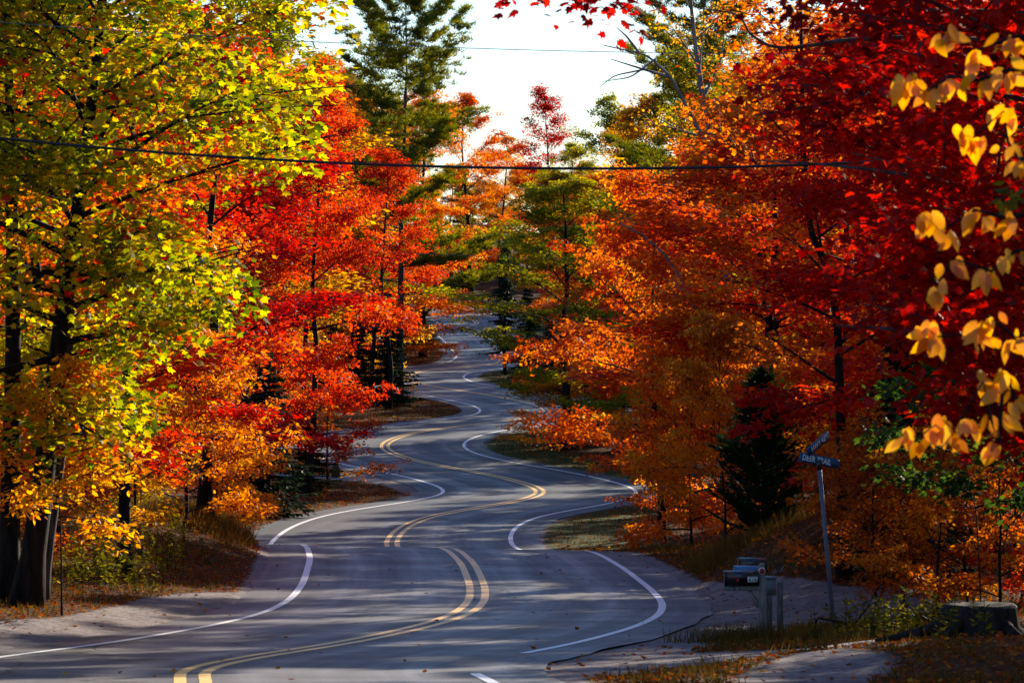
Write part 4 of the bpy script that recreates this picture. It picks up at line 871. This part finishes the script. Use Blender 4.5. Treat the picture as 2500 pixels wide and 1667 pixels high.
def tuft_field(name, label, spots, hgt, cnt, seed, tm, wid=.6):
    g = np.random.default_rng(seed); X, Y = [], []
    for (u, v, zz, rx_, ry_) in spots:
        px = (u - U0) * zz / F; X.append(px + g.normal(0, rx_, cnt)); Y.append(zz + g.normal(0, ry_, cnt))
    x = np.concatenate(X); y = np.concatenate(Y); k = (np.abs(rdist(x, y)) > 4.8); x, y = x[k], y[k]
    blades(name, label, x, y, ground(x, y), g, hgt * .4, hgt, tm, wid)
tuft_field("dry_grass", "tall dry grass around the mailbox posts and the sign", [(1800, 0, 66.6, .25, .3), (1870, 0, 66.6, .3, .3), (1940, 0, 66, .35, .3), (2020, 0, 66, .35, .4), (1750, 0, 65.8, .4, .25), (2080, 0, 65, .4, .5)], .38, 420, 51, .7, .35)
tuft_field("bank_grass", "brown dry grass on top of the right bank", [(1700 + 55 * k, 0, 92 + (k % 3) * 2.5, .5, 1.2) for k in range(6)], .5, 900, 52, .8, .4)
tuft_field("left_bank_grass", "brown grass on the left bank by the dip", [(420 + 40 * k, 0, 99 + (k % 3) * 3, .6, 1.5) for k in range(5)], .5, 900, 53, .85, .4)
def weeds(name, label, spots, cnt, seed, mat, hmax):
    g = np.random.default_rng(seed); P, D, N, S, Tt = [], [], [], [], []; stem = MB()
    for (u, zz, rx_, ry_, k) in spots:
        for _ in range(k):
            px = (u - U0) * zz / F + g.normal(0, rx_); py = zz + g.normal(0, ry_)
            if abs(float(rdist(px, py))) < 5.0: continue
            pz = gz(px, py); h = hmax * g.uniform(.45, 1); ln = g.normal(0, .14, 2) * h
            stem.tube([(px, py, pz - .02), (px + ln[0] * .4, py + ln[1] * .4, pz + h * .5), (px + ln[0], py + ln[1], pz + h)], [.006, .005, .003], 3, False)
            t = g.uniform(.15, 1, cnt); a = g.uniform(0, 6.28, cnt)
            P.append(np.stack([px + ln[0] * t ** 1.3, py + ln[1] * t ** 1.3, pz + h * t], -1)); D.append(np.stack([np.cos(a), np.sin(a), g.normal(.15, .4, cnt)], -1)); N.append(np.stack([g.normal(0, .4, cnt), g.normal(0, .4, cnt), np.ones(cnt)], -1)); S.append(g.uniform(.07, .15, cnt)); Tt.append(np.clip(g.normal(.5, .25, cnt), 0, 1))
    o = setp(link(name, leaves_mesh(name, np.concatenate(P), np.concatenate(D), np.concatenate(N), np.concatenate(S), np.concatenate(Tt), (KITE[0] * np.array([.6, 1, 1]), KITE[1])), M[mat]), label, "weeds", kind="stuff")
    setp(stem.build("stems", M['bark'], o), kind="stuff")
weeds("goldenrod_weeds", "tall yellow-green weeds between the dark trunks at left", [(180, 80, .5, 1.2, 16), (240, 82, .4, 1, 16), (370, 86, .5, 1, 14), (300, 80, .5, 1, 10), (400, 90, .4, 1, 10)], 46, 61, 'weed', 1.0)
weeds("yellow_weeds", "yellow-green weeds between the sign and the stump", [(2110, 63.5, .3, .5, 12), (2180, 62.5, .35, .5, 13), (2230, 62, .25, .4, 8), (2310, 58.5, .3, .3, 3), (2430, 58, .4, .3, 3), (2090, 66, .3, .5, 7)], 26, 62, 'weed', .75)
print("FINAL LOG", LOG)
